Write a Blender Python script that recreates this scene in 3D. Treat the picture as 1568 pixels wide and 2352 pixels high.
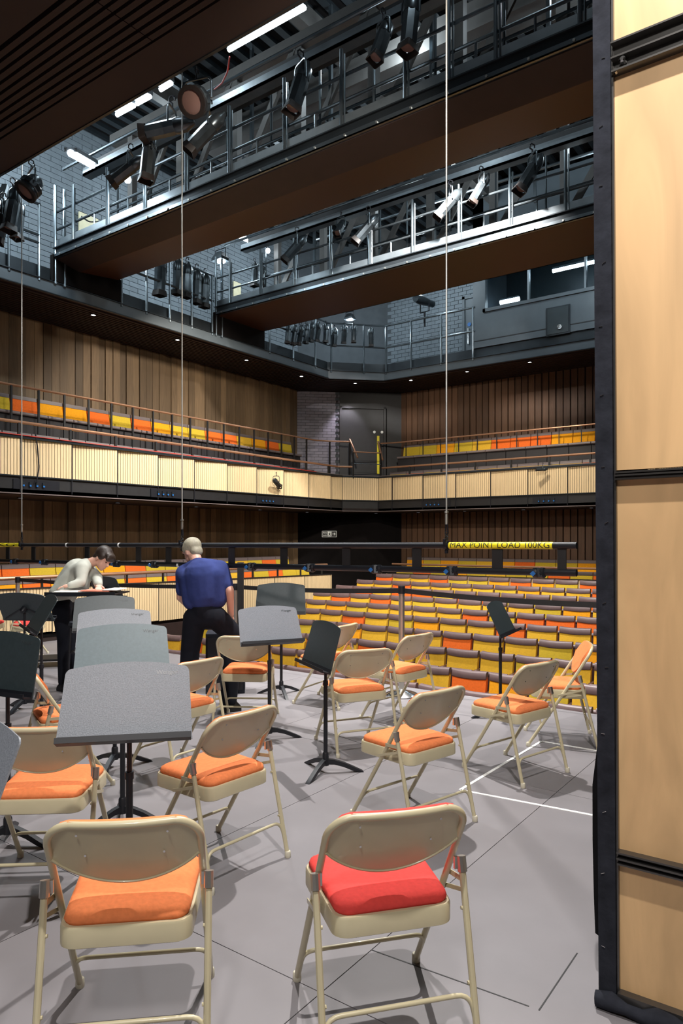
import bpy, math, random
from mathutils import Vector, Matrix, Euler
for o in list(bpy.data.objects): bpy.data.objects.remove(o)
rnd = random.Random(7)
sc = bpy.context.scene
C = sc.collection
PI = math.pi
R = math.radians
# ---------------------------------------------------------------- camera (room axes = world axes)
FP, EYE, YAW = 1620.0, 1.6, R(36)
cd = bpy.data.cameras.new('camera'); cam = bpy.data.objects.new('camera', cd); C.objects.link(cam)
cam.location = (0, 0, EYE); cam.rotation_euler = (PI/2, 0, YAW)
cd.sensor_fit = 'HORIZONTAL'; cd.sensor_width = 36; cd.lens = 36*FP/1568; cd.shift_y = 62/1568
cd.clip_start = .05; cd.clip_end = 200
sc.camera = cam
CA, SA = math.cos(YAW), math.sin(YAW)
def W(X, D, z=0):            # metres right of / ahead of the viewpoint -> room point
    return Vector((CA*X - SA*D, SA*X + CA*D, z))
def P(px, py, D):            # a sight line at distance D
    return W((px-784)/FP*D, D, EYE + (1238-py)/FP*D)
def PY(px, py, y):           # the same, met by the plane y = const
    k = (px-784)/FP; return P(px, py, y/(SA*k+CA))
def PX(px, py, x):
    k = (px-784)/FP; return P(px, py, x/(CA*k-SA))
def PZ(px, py, z=0):
    return P(px, py, (EYE-z)*FP/(py-1238))
# ---------------------------------------------------------------- world, exposure, lights
w = bpy.data.worlds.new('world'); sc.world = w; w.use_nodes = True
w.node_tree.nodes['Background'].inputs[0].default_value = (.62, .7, .8, 1)
w.node_tree.nodes['Background'].inputs[1].default_value = .03
sc.view_settings.view_transform = 'Standard'; sc.view_settings.look = 'None'
sc.view_settings.exposure = 0.0; sc.view_settings.gamma = 1
FXL = -10.2
WARM, WHITE, COOL = (1, .9, .77), (1, .96, .92), (.78, .92, 1)
def spot(loc, to, power, angle, size=.12, col=WHITE, blend=.5):
    l = bpy.data.lights.new('spot_beam', 'SPOT'); l.energy = power; l.color = col; l.spot_size = R(angle)
    l.spot_blend = blend; l.shadow_soft_size = size
    o = bpy.data.objects.new('spot_beam', l); C.objects.link(o); o.location = loc
    o.rotation_euler = (Vector(to)-Vector(loc)).to_track_quat('-Z', 'Y').to_euler(); return o
def point(loc, power, size=.1, col=WHITE):
    l = bpy.data.lights.new('lamp_glow', 'POINT'); l.energy = power; l.color = col; l.shadow_soft_size = size
    o = bpy.data.objects.new('lamp_glow', l); C.objects.link(o); o.location = loc; return o
def area(loc, to, power, sx, sy, col=WHITE):
    l = bpy.data.lights.new('strip_glow', 'AREA'); l.energy = power; l.color = col; l.shape = 'RECTANGLE'; l.size = sx; l.size_y = sy
    o = bpy.data.objects.new('strip_glow', l); C.objects.link(o); o.location = loc
    o.rotation_euler = (Vector(to)-Vector(loc)).to_track_quat('-Z', 'Y').to_euler(); return o
# stage wash: one over the players' side, one hung in the slot between ceiling and first bridge
spot(W(.3, 1.1, 5.85), W(.3, 2.6, 0), 950, 125, .05)
spot(W(-.6, -1.2, 4.6), W(-.2, 3.2, .4), 430, 100, .25, WHITE)  # unseen spot added behind the viewpoint to light the chair backs
spot((-3.6, 5.6, 5.85), (FXL, 12.5, 2.8), 1500, 13, .05, WARM, .8)
spot(W(.7, 6.2, 5.6), W(.2, 3.6, 0), 1350, 120, .04)
spot((-6.5, 5.3, 5.95), (-7.5, 6.5, 0), 800, 120, .1)
# auditorium wash from the slot between the bridges and beyond the second
spot((-4.5, 8.7, 7.2), (-6.5, 11.5, 0), 2900, 120, .1)
spot((-8.0, 8.6, 5.75), (-11.2, 9.7, 2.6), 480, 100, .1, WARM)
spot((-5.5, 12.3, 6.1), (-6.2, 14.0, 1.0), 650, 95, .1, WARM)
spot((-1.5, 3.0, 5.6), (-10.2, 10.8, 2.8), 720, 60, .06, WARM)
spot((-3.2, 5.5, 5.85), (-8.0, 14.8, 1.7), 1500, 46, .08, WARM)
# cold working lights of the technical level
for q, e in (((-10.6, 5.6, 8.3), 90), ((-10.7, 9.0, 8.2), 80), ((-10.7, 12.3, 8.2), 70), ((-8.2, 14.9, 8.0), 60), ((-7.4, 5.6, 8.2), 90),
             ((-5.2, 8.6, 8.6), 110), ((-2.8, 5.6, 8.5), 110), ((-2.6, 8.9, 8.6), 80), ((-6.5, 12.4, 8.6), 90), ((-3, 12.6, 8.6), 90)):
    point(q, e*.8, .12, COOL)
point((-10.6, 5.2, 7.6), 230, .12, COOL); point((-4.2, 13.2, 6.9), 48, .12, COOL); point((-7.5, 13.4, 7.6), 40, .12, COOL)  # unseen points added to brighten the brick and control room walls
spot((-10.35, 14.65, 5.3), (-11.0, 15.2, 3.2), 75, 75, .05, (.92, .86, 1))
# ---------------------------------------------------------------- materials
MT = {}
def mat(name, col, rough=.5, metal=0, var=.12, scale=6, stretch=(1, 1, 1), bump=0, emit=0, rand=0, coat=0, spec=None, kind='noise'):
    m = bpy.data.materials.new(name); m.use_nodes = True; nt = m.node_tree; N, L = nt.nodes, nt.links
    b = N['Principled BSDF']; b.inputs['Roughness'].default_value = rough; b.inputs['Metallic'].default_value = metal
    if coat: b.inputs['Coat Weight'].default_value = coat
    if spec is not None: b.inputs['Specular IOR Level'].default_value = spec
    tc = N.new('ShaderNodeTexCoord'); mp = N.new('ShaderNodeMapping'); mp.inputs['Scale'].default_value = stretch
    L.new(tc.outputs['Object'], mp.inputs[0])
    if kind == 'wood':
        oi0 = N.new('ShaderNodeObjectInfo'); ad = N.new('ShaderNodeVectorMath'); ad.operation = 'SCALE'; ad.inputs[0].default_value = (31, 17, 9)
        L.new(oi0.outputs['Random'], ad.inputs['Scale']); L.new(ad.outputs[0], mp.inputs['Location'])
    nz = N.new('ShaderNodeTexNoise'); nz.inputs['Scale'].default_value = scale; nz.inputs['Detail'].default_value = 5
    nz.inputs['Distortion'].default_value = 1.2 if kind == 'wood' else 0
    L.new(mp.outputs[0], nz.inputs['Vector'])
    cr = N.new('ShaderNodeMapRange'); cr.inputs['From Min'].default_value = .25; cr.inputs['From Max'].default_value = .75
    cr.inputs['To Min'].default_value = 1-var; cr.inputs['To Max'].default_value = 1+var
    L.new(nz.outputs['Fac'], cr.inputs['Value'])
    last = cr.outputs[0]
    if rand:
        oi = N.new('ShaderNodeObjectInfo'); mr = N.new('ShaderNodeMapRange'); mr.inputs['To Min'].default_value = 1-rand; mr.inputs['To Max'].default_value = 1+rand
        L.new(oi.outputs['Random'], mr.inputs['Value']); mu = N.new('ShaderNodeMath'); mu.operation = 'MULTIPLY'
        L.new(last, mu.inputs[0]); L.new(mr.outputs[0], mu.inputs[1]); last = mu.outputs[0]
    vm = N.new('ShaderNodeVectorMath'); vm.operation = 'SCALE'; vm.inputs[0].default_value = col
    L.new(last, vm.inputs['Scale']); L.new(vm.outputs[0], b.inputs['Base Color'])
    if bump:
        bp = N.new('ShaderNodeBump'); bp.inputs['Strength'].default_value = bump; bp.inputs['Distance'].default_value = .01
        L.new(nz.outputs['Fac'], bp.inputs['Height']); L.new(bp.outputs[0], b.inputs['Normal'])
    if emit:
        b.inputs['Emission Color'].default_value = (*col, 1); b.inputs['Emission Strength'].default_value = emit
    MT[name] = m; return m
mat('stage_board', (.222, .208, .220), .5, var=.10, scale=2.2, rand=.05, bump=.03)
mat('white_tape', (.85, .85, .83), .5, var=.03)
mat('beige_paint', (.56, .50, .33), .33, var=.05, scale=9, coat=.25)
mat('orange_fabric', (.86, .25, .09), .9, var=.10, scale=60, bump=.15, spec=.2)
mat('red_fabric', (.80, .075, .065), .9, var=.08, scale=60, bump=.15, spec=.2)
mat('chrome', (.75, .75, .74), .18, 1, var=.04)
mat('zinc', (.55, .54, .50), .35, .9, var=.08)
mat('rubber', (.05, .045, .04), .7)
mat('cap_plastic', (.62, .58, .46), .5)
mat('desk_grey', (.21, .228, .26), .40, var=.22, scale=200, bump=.12)
mat('desk_dark', (.030, .043, .048), .4, var=.12, scale=60)  # dark desk tone; also stands in for the unlit back of one stand
mat('desk_blue', (.10, .15, .17), .42, var=.10, scale=60)
mat('black_metal', (.010, .011, .015), .45, .0, var=.2, spec=.4)
mat('black_paint', (.012, .012, .013), .55, var=.2, scale=12)
mat('black_felt', (.022, .024, .032), .95, var=.35, scale=18, bump=.35, spec=.15)
mat('black_cloth', (.006, .006, .007), .95, var=.3, scale=10, spec=.1)
mat('plywood', (.68, .435, .215), .42, var=.20, scale=1.6, stretch=(3.2, 1, .75), kind='wood')
mat('steel_rail', (.12, .115, .11), .3, .8, var=.15)
mat('oak_board', (.150, .098, .052), .6, var=.22, scale=5, stretch=(4, 4, .35), rand=.38, kind='wood')
mat('walnut_board', (.11, .058, .032), .6, var=.22, scale=5, stretch=(4, 4, .35), rand=.25, kind='wood')
mat('void_black', (.006, .005, .005), .9, var=.2, spec=.1)
mat('ash_slat', (.74, .56, .32), .55, var=.10, scale=7, stretch=(6, 6, .5), rand=.05, kind='wood')
mat('copper_rail', (.46, .25, .15), .32, .55, var=.08)
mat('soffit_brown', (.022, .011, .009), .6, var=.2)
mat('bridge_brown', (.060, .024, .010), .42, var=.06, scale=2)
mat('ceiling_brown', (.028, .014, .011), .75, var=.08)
mat('gallery_grey', (.085, .105, .12), .5, var=.12, scale=3)
mat('rail_steel', (.17, .20, .22), .28, .85, var=.12)
mat('steel_dark', (.035, .042, .048), .38, .6, var=.2, scale=3)
mat('truss_paint', (.10, .095, .09), .5, .2, var=.12)
mat('brick_grey', (.17, .20, .225), .7, var=.12, rand=.10)
mat('brick_pale', (.22, .205, .235), .7, var=.12, rand=.12)
mat('mortar_grey', (.08, .09, .10), .9)
mat('galv_deck', (.20, .23, .25), .4, .6, var=.15)
mat('lantern_body', (.085, .10, .11), .3, .75, var=.2, scale=10)
mat('lantern_dark', (.02, .014, .012), .5)
mat('lens_glass', (.22, .13, .11), .15, var=.05)
mat('seat_yellow', (.74, .43, .035), .9, var=.10, scale=50, bump=.1, spec=.2)
mat('seat_mustard', (.60, .42, .035), .9, var=.10, scale=50, bump=.1, spec=.2)
mat('seat_amber', (.86, .36, .014), .9, var=.10, scale=50, bump=.1, spec=.2)
mat('seat_orange', (.80, .15, .022), .9, var=.10, scale=50, bump=.1, spec=.2)
mat('mauve_leather', (.145, .095, .095), .42, var=.10, scale=14, bump=.06)
mat('brown_plastic', (.07, .030, .025), .35)
mat('grey_leather', (.17, .135, .13), .45, var=.08)
mat('dark_step', (.02, .017, .018), .7)
mat('tape_yellow', (.88, .74, .02), .35, var=.03)
mat('blue_plastic', (.02, .14, .42), .35)
mat('rope_steel', (.42, .42, .40), .4, .5)
mat('sign_dark', (.02, .022, .022), .5)
mat('sign_white', (.75, .78, .74), .5, emit=.12, var=.02)
mat('sign_green', (.03, .45, .32), .5, emit=.35, var=.02)
mat('lamp_on', (1, .97, .93), .5, emit=14, var=0)
mat('tube_on', (.82, .92, 1), .5, emit=16, var=0)
mat('logo_pale', (.33, .34, .35), .4, var=.02)
mat('logo_dark', (.04, .05, .055), .4, var=.02)
mat('paper', (.82, .80, .74), .7, var=.03)
mat('paper_red', (.72, .25, .17), .7, var=.12, scale=20)
mat('skin', (.66, .38, .29), .5, var=.04)
mat('sweater', (.43, .44, .39), .9, var=.10, scale=9, bump=.4, spec=.2)
mat('blue_cloth', (.030, .045, .165), .9, var=.25, scale=7, bump=.8, spec=.2)
mat('black_denim', (.006, .007, .012), .85, var=.25, scale=12, bump=.3, spec=.2)
mat('hair_dark', (.028, .017, .012), .5, var=.3, scale=30, bump=.4)
mat('hair_grey', (.30, .28, .21), .6, var=.2, scale=30, bump=.4)
mat('shoe_black', (.01, .01, .01), .4)
mat('shoe_white', (.6, .6, .58), .6)
mat('cable_red', (.45, .03, .02), .5)
mat('cream', (.75, .68, .45), .6)
mat('control_dark', (.02, .03, .035), .5)
g = bpy.data.materials.new('window_glass'); g.use_nodes = True; MT['window_glass'] = g
gb = g.node_tree.nodes['Principled BSDF']; gb.inputs['Roughness'].default_value = .02; gb.inputs['Transmission Weight'].default_value = 1
gb.inputs['IOR'].default_value = 1.12; gb.inputs['Base Color'].default_value = (.75, .88, .95, 1)
# ---------------------------------------------------------------- mesh helpers
class MB:
    def __init__(s): s.v = []; s.f = []
    def add(s, v, f):
        n = len(s.v); s.v += [tuple(a) for a in v]; s.f += [tuple(i+n for i in q) for q in f]; return s
    def box(s, x0, x1, y0, y1, z0, z1):
        v = [(x, y, z) for x in (x0, x1) for y in (y0, y1) for z in (z0, z1)]
        return s.add(v, [(0, 1, 3, 2), (4, 6, 7, 5), (0, 4, 5, 1), (2, 3, 7, 6), (0, 2, 6, 4), (1, 5, 7, 3)])
    def obox(s, mtx, sx, sy, sz):
        v = [mtx @ Vector((x*sx/2, y*sy/2, z*sz/2)) for x in (-1, 1) for y in (-1, 1) for z in (-1, 1)]
        return s.add(v, [(0, 1, 3, 2), (4, 6, 7, 5), (0, 4, 5, 1), (2, 3, 7, 6), (0, 2, 6, 4), (1, 5, 7, 3)])
    def bar(s, a, b, wd, ht, up=(0, 0, 1)):      # rectangular bar from a to b
        a, b = Vector(a), Vector(b); d = (b-a); L = d.length; d.normalize(); u = Vector(up)
        if abs(d.dot(u)) > .99: u = Vector((0, 1, 0))
        x = d.cross(u).normalized(); z = x.cross(d)
        m = Matrix((x, d, z)).transposed().to_4x4(); m.translation = (a+b)/2
        return s.obox(m, wd, L, ht)
    def tube(s, pts, r, n=8, closed=False, caps=True):
        pts = [Vector(p) for p in pts]; k = len(pts); rings = []
        rr = r if isinstance(r, (list, tuple)) else [r]*k
        u = None
        for i in range(k):
            if closed: t = (pts[(i+1) % k]-pts[i-1])
            else: t = (pts[min(i+1, k-1)]-pts[max(i-1, 0)])
            t.normalize()
            if u is None:
                u = t.orthogonal().normalized()
            u = (u - t*u.dot(t)); u.normalize(); w2 = t.cross(u)
            rings.append([pts[i]+(u*math.cos(2*PI*j/n)+w2*math.sin(2*PI*j/n))*rr[i] for j in range(n)])
        return s.loft(rings, caps and not closed, closed)
    def loft(s, rings, caps=True, closed=False):
        n = len(rings[0]); k = len(rings); v = [p for g_ in rings for p in g_]; f = []
        for i in range(k if closed else k-1):
            a, b = i*n, ((i+1) % k)*n
            for j in range(n): f.append((a+j, a+(j+1) % n, b+(j+1) % n, b+j))
        if caps: f.append(tuple(range(n-1, -1, -1))); f.append(tuple((k-1)*n+j for j in range(n)))
        return s.add(v, f)
    def lathe(s, prof, n=16, m=None):            # prof: (r, z) pairs about z
        m = m or Matrix()
        return s.loft([[m @ Vector((r*math.cos(2*PI*j/n), r*math.sin(2*PI*j/n), z)) for j in range(n)] for r, z in prof])
    def prism(s, poly, h, m=None):               # polygon in xy, extruded along z by h, then m
        m = m or Matrix()
        return s.loft([[m @ Vector((x, y, 0)) for x, y in poly], [m @ Vector((x, y, h)) for x, y in poly]])
    def mesh(s, name, ma, smooth=35):
        me = bpy.data.meshes.new(name); me.from_pydata(s.v, [], s.f); me.materials.append(MT[ma])
        if smooth:
            me.polygons.foreach_set('use_smooth', [True]*len(me.polygons))
            try: me.set_sharp_from_angle(angle=R(smooth))
            except Exception: pass
        me.validate(); return me
    def build(s, name, ma, parent=None, smooth=35, loc=None):
        return link(name, s.mesh(name, ma, smooth), parent, loc)
def link(name, me, parent=None, loc=None, rot=None):
    o = bpy.data.objects.new(name, me); C.objects.link(o)
    if parent is not None: o.parent = parent
    if loc is not None: o.location = loc
    if rot is not None: o.rotation_euler = rot
    return o
def tag(o, label=None, cat=None, group=None, kind=None):
    if label: o['label'] = label
    if cat: o['category'] = cat
    if group: o['group'] = group
    if kind: o['kind'] = kind
    return o
def thing(name, label, cat, loc=(0, 0, 0), rz=0, group=None):
    o = link(name, None, None, loc, (0, 0, rz)); return tag(o, label, cat, group)
def struct(name, label=None, loc=(0, 0, 0)):
    o = link(name, None, None, loc); return tag(o, label, None, None, 'structure')
def dup(root, loc, rz, label=None, group=None):
    r = root.copy(); C.objects.link(r); r.location = loc; r.rotation_euler = (0, 0, rz)
    if label: r['label'] = label
    if group: r['group'] = group
    for ch in list(root.children):
        c = ch.copy(); C.objects.link(c); c.parent = r
        for g_ in ch.children:
            d = g_.copy(); C.objects.link(d); d.parent = c
    return r
def rrect(wx, wy, r, n=4, cx=0, cy=0, wx2=None):   # rounded rectangle (wx at low y, wx2 at high y)
    wx2 = wx if wx2 is None else wx2; out = []
    for sx, sy, a0, ww in ((1, 1, 0, wx2), (-1, 1, 90, wx2), (-1, -1, 180, wx), (1, -1, 270, wx)):
        for i in range(n+1):
            a = R(a0+90*i/n); out.append((cx+sx*(ww/2-r)+r*math.cos(a), cy+sy*(wy/2-r)+r*math.sin(a)))
    return out
def smoothpath(ctrl, rad, n=5):               # polyline with filleted corners
    ctrl = [Vector(c) for c in ctrl]; out = [ctrl[0]]
    for i in range(1, len(ctrl)-1):
        a, b, c = ctrl[i-1], ctrl[i], ctrl[i+1]; r = rad[i-1] if isinstance(rad, (list, tuple)) else rad
        p, q = b+(a-b).normalized()*r, b+(c-b).normalized()*r
        for k in range(n+1):
            t = k/n; out.append(p*(1-t)**2+b*2*t*(1-t)+q*t*t)
    out.append(ctrl[-1]); return out
def textmesh(body, size, ma, extrude=.001, font_space=1.0):
    cu = bpy.data.curves.new('text', 'FONT'); cu.body = body; cu.size = size; cu.extrude = extrude; cu.space_character = font_space
    cu.align_x = 'CENTER'; cu.align_y = 'CENTER'; o = bpy.data.objects.new('tmp', cu); C.objects.link(o)
    bpy.context.view_layer.update()
    me = bpy.data.meshes.new_from_object(o.evaluated_get(bpy.context.evaluated_depsgraph_get()))
    bpy.data.objects.remove(o); me.materials.clear(); me.materials.append(MT[ma]); return me
ORD = ['first', 'second', 'third', 'fourth', 'fifth', 'sixth', 'seventh', 'eighth', 'ninth', 'tenth', 'eleventh', 'twelfth', 'thirteenth', 'fourteenth',
       'fifteenth', 'sixteenth', 'seventeenth', 'eighteenth', 'nineteenth', 'twentieth', 'twenty-first', 'twenty-second', 'twenty-third', 'twenty-fourth', 'twenty-fifth']
# ================================================================ SETTING
# stage floor of hardboard sheets
fl = struct('floor', 'grey hardboard stage floor with dark seams')
xs = [-10.2]+[-1.52+1.22*k for k in range(-7, 4)]+[3.5]; ys = [-2.5, -.47, 1.97, 4.41, 6.58]
for i in range(len(xs)-1):
    for j in range(4):
        g_ = .002
        MB().box(xs[i]+g_, xs[i+1]-g_, ys[j]+g_, ys[j+1]-g_, -.02, 0).build('board', 'stage_board', fl, 0)
MB().box(-10.2, 3.5, -2.5, 6.58, -.9, -.021).build('substage', 'void_black', fl, 0)
hatch = MB().box(-1.62, -1.6, 0, 0, 0, 0)
tp = MB()
for a, b in (((-2.03, 4.08), (-1.2, 4.16)), ((-2.03, 4.08), (-2.0, 5.44)), ((-2.0, 5.44), (-1.0, 5.45))):
    tp.bar((a[0], a[1], .0015), (b[0], b[1], .0015), .022, .003)
tag(tp.build('marking_tape', 'white_tape', None, 0), 'white tape lines marking a rectangle on the grey stage floor', 'tape')
dk = MB()
for a, b in (((-1.52, 2.29), (-.9, 2.33)), ((-.865, 2.33), (-.865, 2.74)), ((-3.7, 4.7), (-2.9, 4.5))): dk.bar((a[0], a[1], .0006), (b[0], b[1], .0006), .005, .0012)
dk.build('seam', 'black_paint', fl, 0)
af = struct('floor_auditorium', 'dark stepped floor under the rows of stalls seats')
MB().box(-11.6, 4, 6.58, 15.9, -1.0, -.9).build('slab', 'dark_step', af, 0)
# stalls row geometry from the photograph: (y, top of backs)
rowpy = [1327, 1344.6, 1362, 1382, 1405, 1430, 1462, 1502, 1550, 1599]
rows = []
for k, py in enumerate(rowpy):
    y = 14.30-.817*k; p = PY(1150, py, y); rows.append((y, p.z))
for k, (y, zt) in enumerate(rows):
    if zt-.85 > -.89: MB().box(-10.15, 4, y-.42, y+.397 if k else 14.75, -.9, zt-.85).build('step', 'dark_step', af, 0)
# ------------- walls of upright boards
wl = struct('wall_left', 'left wall clad in upright dark oak boards')
MB().box(-11.75, -11.65, -2.5, 14.1, -1, 5.45).build('backing', 'void_black', wl, 0)
bm_ = {}
def board(y0, y1, z0, z1, x, parent, ma, axis='y'):
    d = rnd.choice((0, .012, .025, .04))
    if axis == 'y': MB().box(-11.66, x+d, y0, y1, z0, z1).build('plank', ma, parent, 0)
    else: MB().box(y0, y1, x-d*.4, 15.98, z0, z1).build('plank', ma, parent, 0)
y = 3.0
while y < 14.0:
    board(y, min(y+.153, 14.03), 3.05, 5.44, -11.62, wl, 'oak_board')
    board(y, min(y+.153, 14.03), .35, 2.30, -11.62, wl, 'oak_board'); y += .16
wb = struct('wall_back', 'back wall clad in upright walnut boards with black gaps')
MB().box(-9.65, 4, 15.97, 16.1, -1, 5.45).build('backing', 'void_black', wb, 0)
x = -9.62
while x < 1.5:
    board(x, x+.138, 3.05, 5.44, 15.92, wb, 'walnut_board', 'x'); board(x, x+.138, .35, 2.30, 15.92, wb, 'walnut_board', 'x'); x += .165
# angled corner wall with bricks and door, upper level; dark exit lobby below
wc = struct('wall_corner', 'angled corner wall of painted brick around the gallery door')
c0, c1 = Vector((-11.62, 14.05, 0)), Vector((-9.62, 15.92, 0)); cdn = (c1-c0).normalized(); cl = (c1-c0).length
cm = Matrix((cdn, Vector((-cdn.y, cdn.x, 0)), Vector((0, 0, 1)))).transposed().to_4x4(); cm.translation = c0   # local x along wall, +y behind
wc.matrix_world = cm
MB().box(0, cl, .06, .2, -1, 5.45).build('backing', 'void_black', wc, 0)
MB().box(0, 1.10, .03, .06, 3.05, 5.44).build('mortar', 'mortar_grey', wc, 0)
bk = MB().box(-.108, .108, -.02, .016, -.034, .034).mesh('brick', 'brick_pale', 0)
bh = MB().box(-.05, .05, -.02, .016, -.034, .034).mesh('brick', 'brick_pale', 0)
nb = 0
for r_ in range(32):
    z = 3.09+r_*.074
    for i in range(5):
        xx = .105+i*.222+(.11 if r_ % 2 else 0)
        if xx+.105 > 1.12: continue
        link('brick', bk, wc, (xx, .02, z)); nb += 1
    link('brick', bh, wc, (1.06 if r_ % 2 == 0 and False else .05 if r_ % 2 else 1.16-.105, .02, z))
MB().box(2.35, cl, .0, .06, 3.05, 5.44).box(1.1, 2.35, 0, .06, 5.02, 5.44).build('dark_panel', 'black_paint', wc, 0)
MB().box(0, cl, .0, .06, -.9, 2.3).build('exit_lobby', 'void_black', wc, 0)
d1 = struct('door_1', 'dark door at the corner of the gallery'); d1.matrix_world = cm @ Matrix.Translation((1.16, 0, 3.05))
MB().box(0, 1.1, .02, .055, 0, 1.95).build('leaf', 'black_paint', d1, 0)
MB().box(-.06, 0, -.03, .06, 0, 2.0).box(1.1, 1.16, -.03, .06, 0, 2.0).box(-.06, 1.16, -.03, .06, 1.95, 2.02).build('frame', 'black_paint', d1, 0)
MB().box(.93, .99, -.0, .02, .25, 1.25).build('push_plate', 'tape_yellow', d1, 0)
for q in (.86, 1.06):
    MB().lathe([(.035, 0), (.035, .01), (.0, .01)], 12, Matrix.Translation((q, .02, 1.35)) @ Matrix.Rotation(PI/2, 4, 'X')).build('disc_sign', 'sign_white', d1)
# fire exit sign
es = thing('exit_sign', 'small dark fire exit sign with pale running figure and arrow in the dark corner', 'sign'); es.matrix_world = cm @ Matrix.Translation((.83, -.02, 1.73))
MB().box(-.19, .19, -.008, .02, -.08, .08).build('sign_board', 'sign_white', es, 0); MB().box(-.18, .18, -.012, .0, -.072, .072).build('sign_face', 'sign_dark', es, 0)
def wtext(body, size, ma, parent, x, z, y=-.014, name='lettering', rot=(PI/2, 0, 0)):
    return link(name, textmesh(body, size, ma), parent, (x, y, z), rot)
wtext('Fire', .062, 'sign_white', es, -.115, .03); wtext('exit', .062, 'sign_white', es, -.115, -.035)
MB().box(-.045, .055, -.0145, -.012, -.062, .062).build('pictogram_field', 'sign_white', es, 0)
MB().bar((-.02, -.016, -.045), (.005, -.016, 0), .003, .02).bar((.03, -.016, -.045), (.005, -.016, 0), .003, .02).bar((.005, -.016, 0), (.012, -.016, .03), .003, .024).bar((-.025, -.016, .01), (.035, -.016, .02), .003, .01).lathe([(.011, 0), (.011, .002)], 8, Matrix.Translation((.018, -.015, .045)) @ Matrix.Rotation(PI/2, 4, 'X')).build('running_figure', 'sign_dark', es, 0)
MB().bar((.08, -.015, 0), (.15, -.015, 0), .003, .014).bar((.125, -.015, .03), (.155, -.015, 0), .003, .014).bar((.125, -.015, -.03), (.155, -.015, 0), .003, .014).build('arrow', 'sign_white', es, 0)
# ------------- galleries (audience level 1)
FX, FY = -10.2, 14.85
cA, cB = Vector((FX, 14.07, 0)), Vector((-9.65, FY, 0))
gal = struct('gallery', 'wooden audience gallery running along the side and back walls')
def ring(mb, off0, off1, z0, z1, ystart=2.0, xend=4.0):
    # polygon band that follows the gallery edge; off>0 goes outwards (towards the walls)
    def edge(o): return [(FX-o, ystart), (FX-o, 14.07+o*.45), (-9.65-o*.45, FY+o), (xend, FY+o)]
    a, b = edge(off0), edge(off1)
    for i in range(3):
        mb.prism([a[i], a[i+1], b[i+1], b[i]], z1-z0, Matrix.Translation((0, 0, z0)))
    return mb
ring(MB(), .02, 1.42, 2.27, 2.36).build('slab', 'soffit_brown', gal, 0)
ring(MB(), .02, .08, 2.30, 2.56).build('black_band', 'black_paint', gal, 0)
ring(MB(), -.01, .03, 2.545, 2.565).build('lower_edge', 'steel_dark', gal, 0)
ring(MB(), -.01, .02, 2.285, 2.30).build('lower_edge', 'grey_leather', gal, 0)
ring(MB(), .62, 1.40, 2.9, 3.05).build('platform', 'dark_step', gal, 0)
ring(MB(), .06, .6, 2.56, 2.62).build('platform', 'dark_step', gal, 0)
def fascia_panel(parent, a, b, z0, z1, n=18, rec=.05):
    a, b = Vector(a), Vector(b); d = (b-a); L = d.length; d.normalize(); nn = Vector((-d.y, d.x, 0))   # nn points behind (left of travel)
    m = Matrix((d, nn, Vector((0, 0, 1)))).transposed().to_4x4(); m.translation = a
    back = MB(); back.loft([[m @ Vector((0, rec+.0, z)), m @ Vector((L, .012, z)), m @ Vector((L, .05, z)), m @ Vector((0, rec+.04, z))] for z in (z0, z1)])
    p_ = back.build('panel', 'soffit_brown', parent, 0)
    s_ = MB(); pitch = L/n
    for i in range(n):
        x0, x1 = i*pitch+.0045, (i+1)*pitch-.0045
        y0, y1 = rec*(1-x0/L), rec*(1-x1/L)
        s_.loft([[m @ Vector((x0, y0, z)), m @ Vector((x1, y1, z)), m @ Vector((x1, y1+.012, z)), m @ Vector((x0, y0+.012, z))] for z in (z0, z1)])
    tag(s_.build('slats', 'ash_slat', p_, 0), kind='stuff')
    e_ = MB(); e_.bar(m @ Vector((0, -.002, z0-.25 if z0 > 2 else z0)), m @ Vector((0, -.002, z1+.02)), .012, .012); e_.build('joint', 'black_metal', p_, 0)
k = 6.645-.87*5
while k < 13.2:
    fascia_panel(gal, (FX, k+.87, 0), (FX, k, 0), 2.565, 3.12, rec=.05) if False else fascia_panel(gal, (FX, k, 0), (FX, k+.87, 0), 2.565, 3.12); k += .87
fascia_panel(gal, (FX, k, 0), (FX, 14.07, 0), 2.565, 3.12, 8); fascia_panel(gal, cA, cB, 2.565, 3.12, 19, 0)
fascia_panel(gal, cB, (-9.25, FY, 0), 2.565, 3.12, 8, 0)
for i in range(12): fascia_panel(gal, (-9.246+.87*i, FY, 0), (-9.246+.87*(i+1), FY, 0), 2.565, 3.12, rec=.03)
ring(MB(), -.02, .10, 3.125, 3.165).build('ledge', 'steel_dark', gal, 0)
ring(MB(), .0, .09, 3.165, 3.18).build('ledge', 'grey_leather', gal, 0)
def path_at(off, z, ystart=2.0, xend=4.0): return [(FX-off, ystart, z), (FX-off, 14.07+off*.45, z), (-9.65-off*.45, FY+off, z), (xend, FY+off, z)]
def railpost(parent, p, z0, z1, w_=.03, ma='black_paint'): MB().box(p[0]-w_/2, p[0]+w_/2, p[1]-w_/2, p[1]+w_/2, z0, z1).build('post', ma, parent, 0)
hr = tag(struct('handrail_lower', None), 'low copper handrail along the very edge of the gallery')
MB().tube([(FX-.1, 2, 3.385), (FX-.1, 14.0, 3.385), (-10.05, 14.28, 3.385)], .024, 10).build('rail', 'copper_rail', hr)
MB().tube([(-9.62, 14.98, 3.385), (-9.3, 14.95, 3.385), (4, 14.95, 3.385)], .024, 10).build('rail', 'copper_rail', hr)
for i in range(13): railpost(hr, (FX-.1, 3.2+.87*i), 3.16, 3.37, .035)
for i in range(9): railpost(hr, (-8.8+.87*i, 14.95), 3.16, 3.37, .035)
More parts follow.
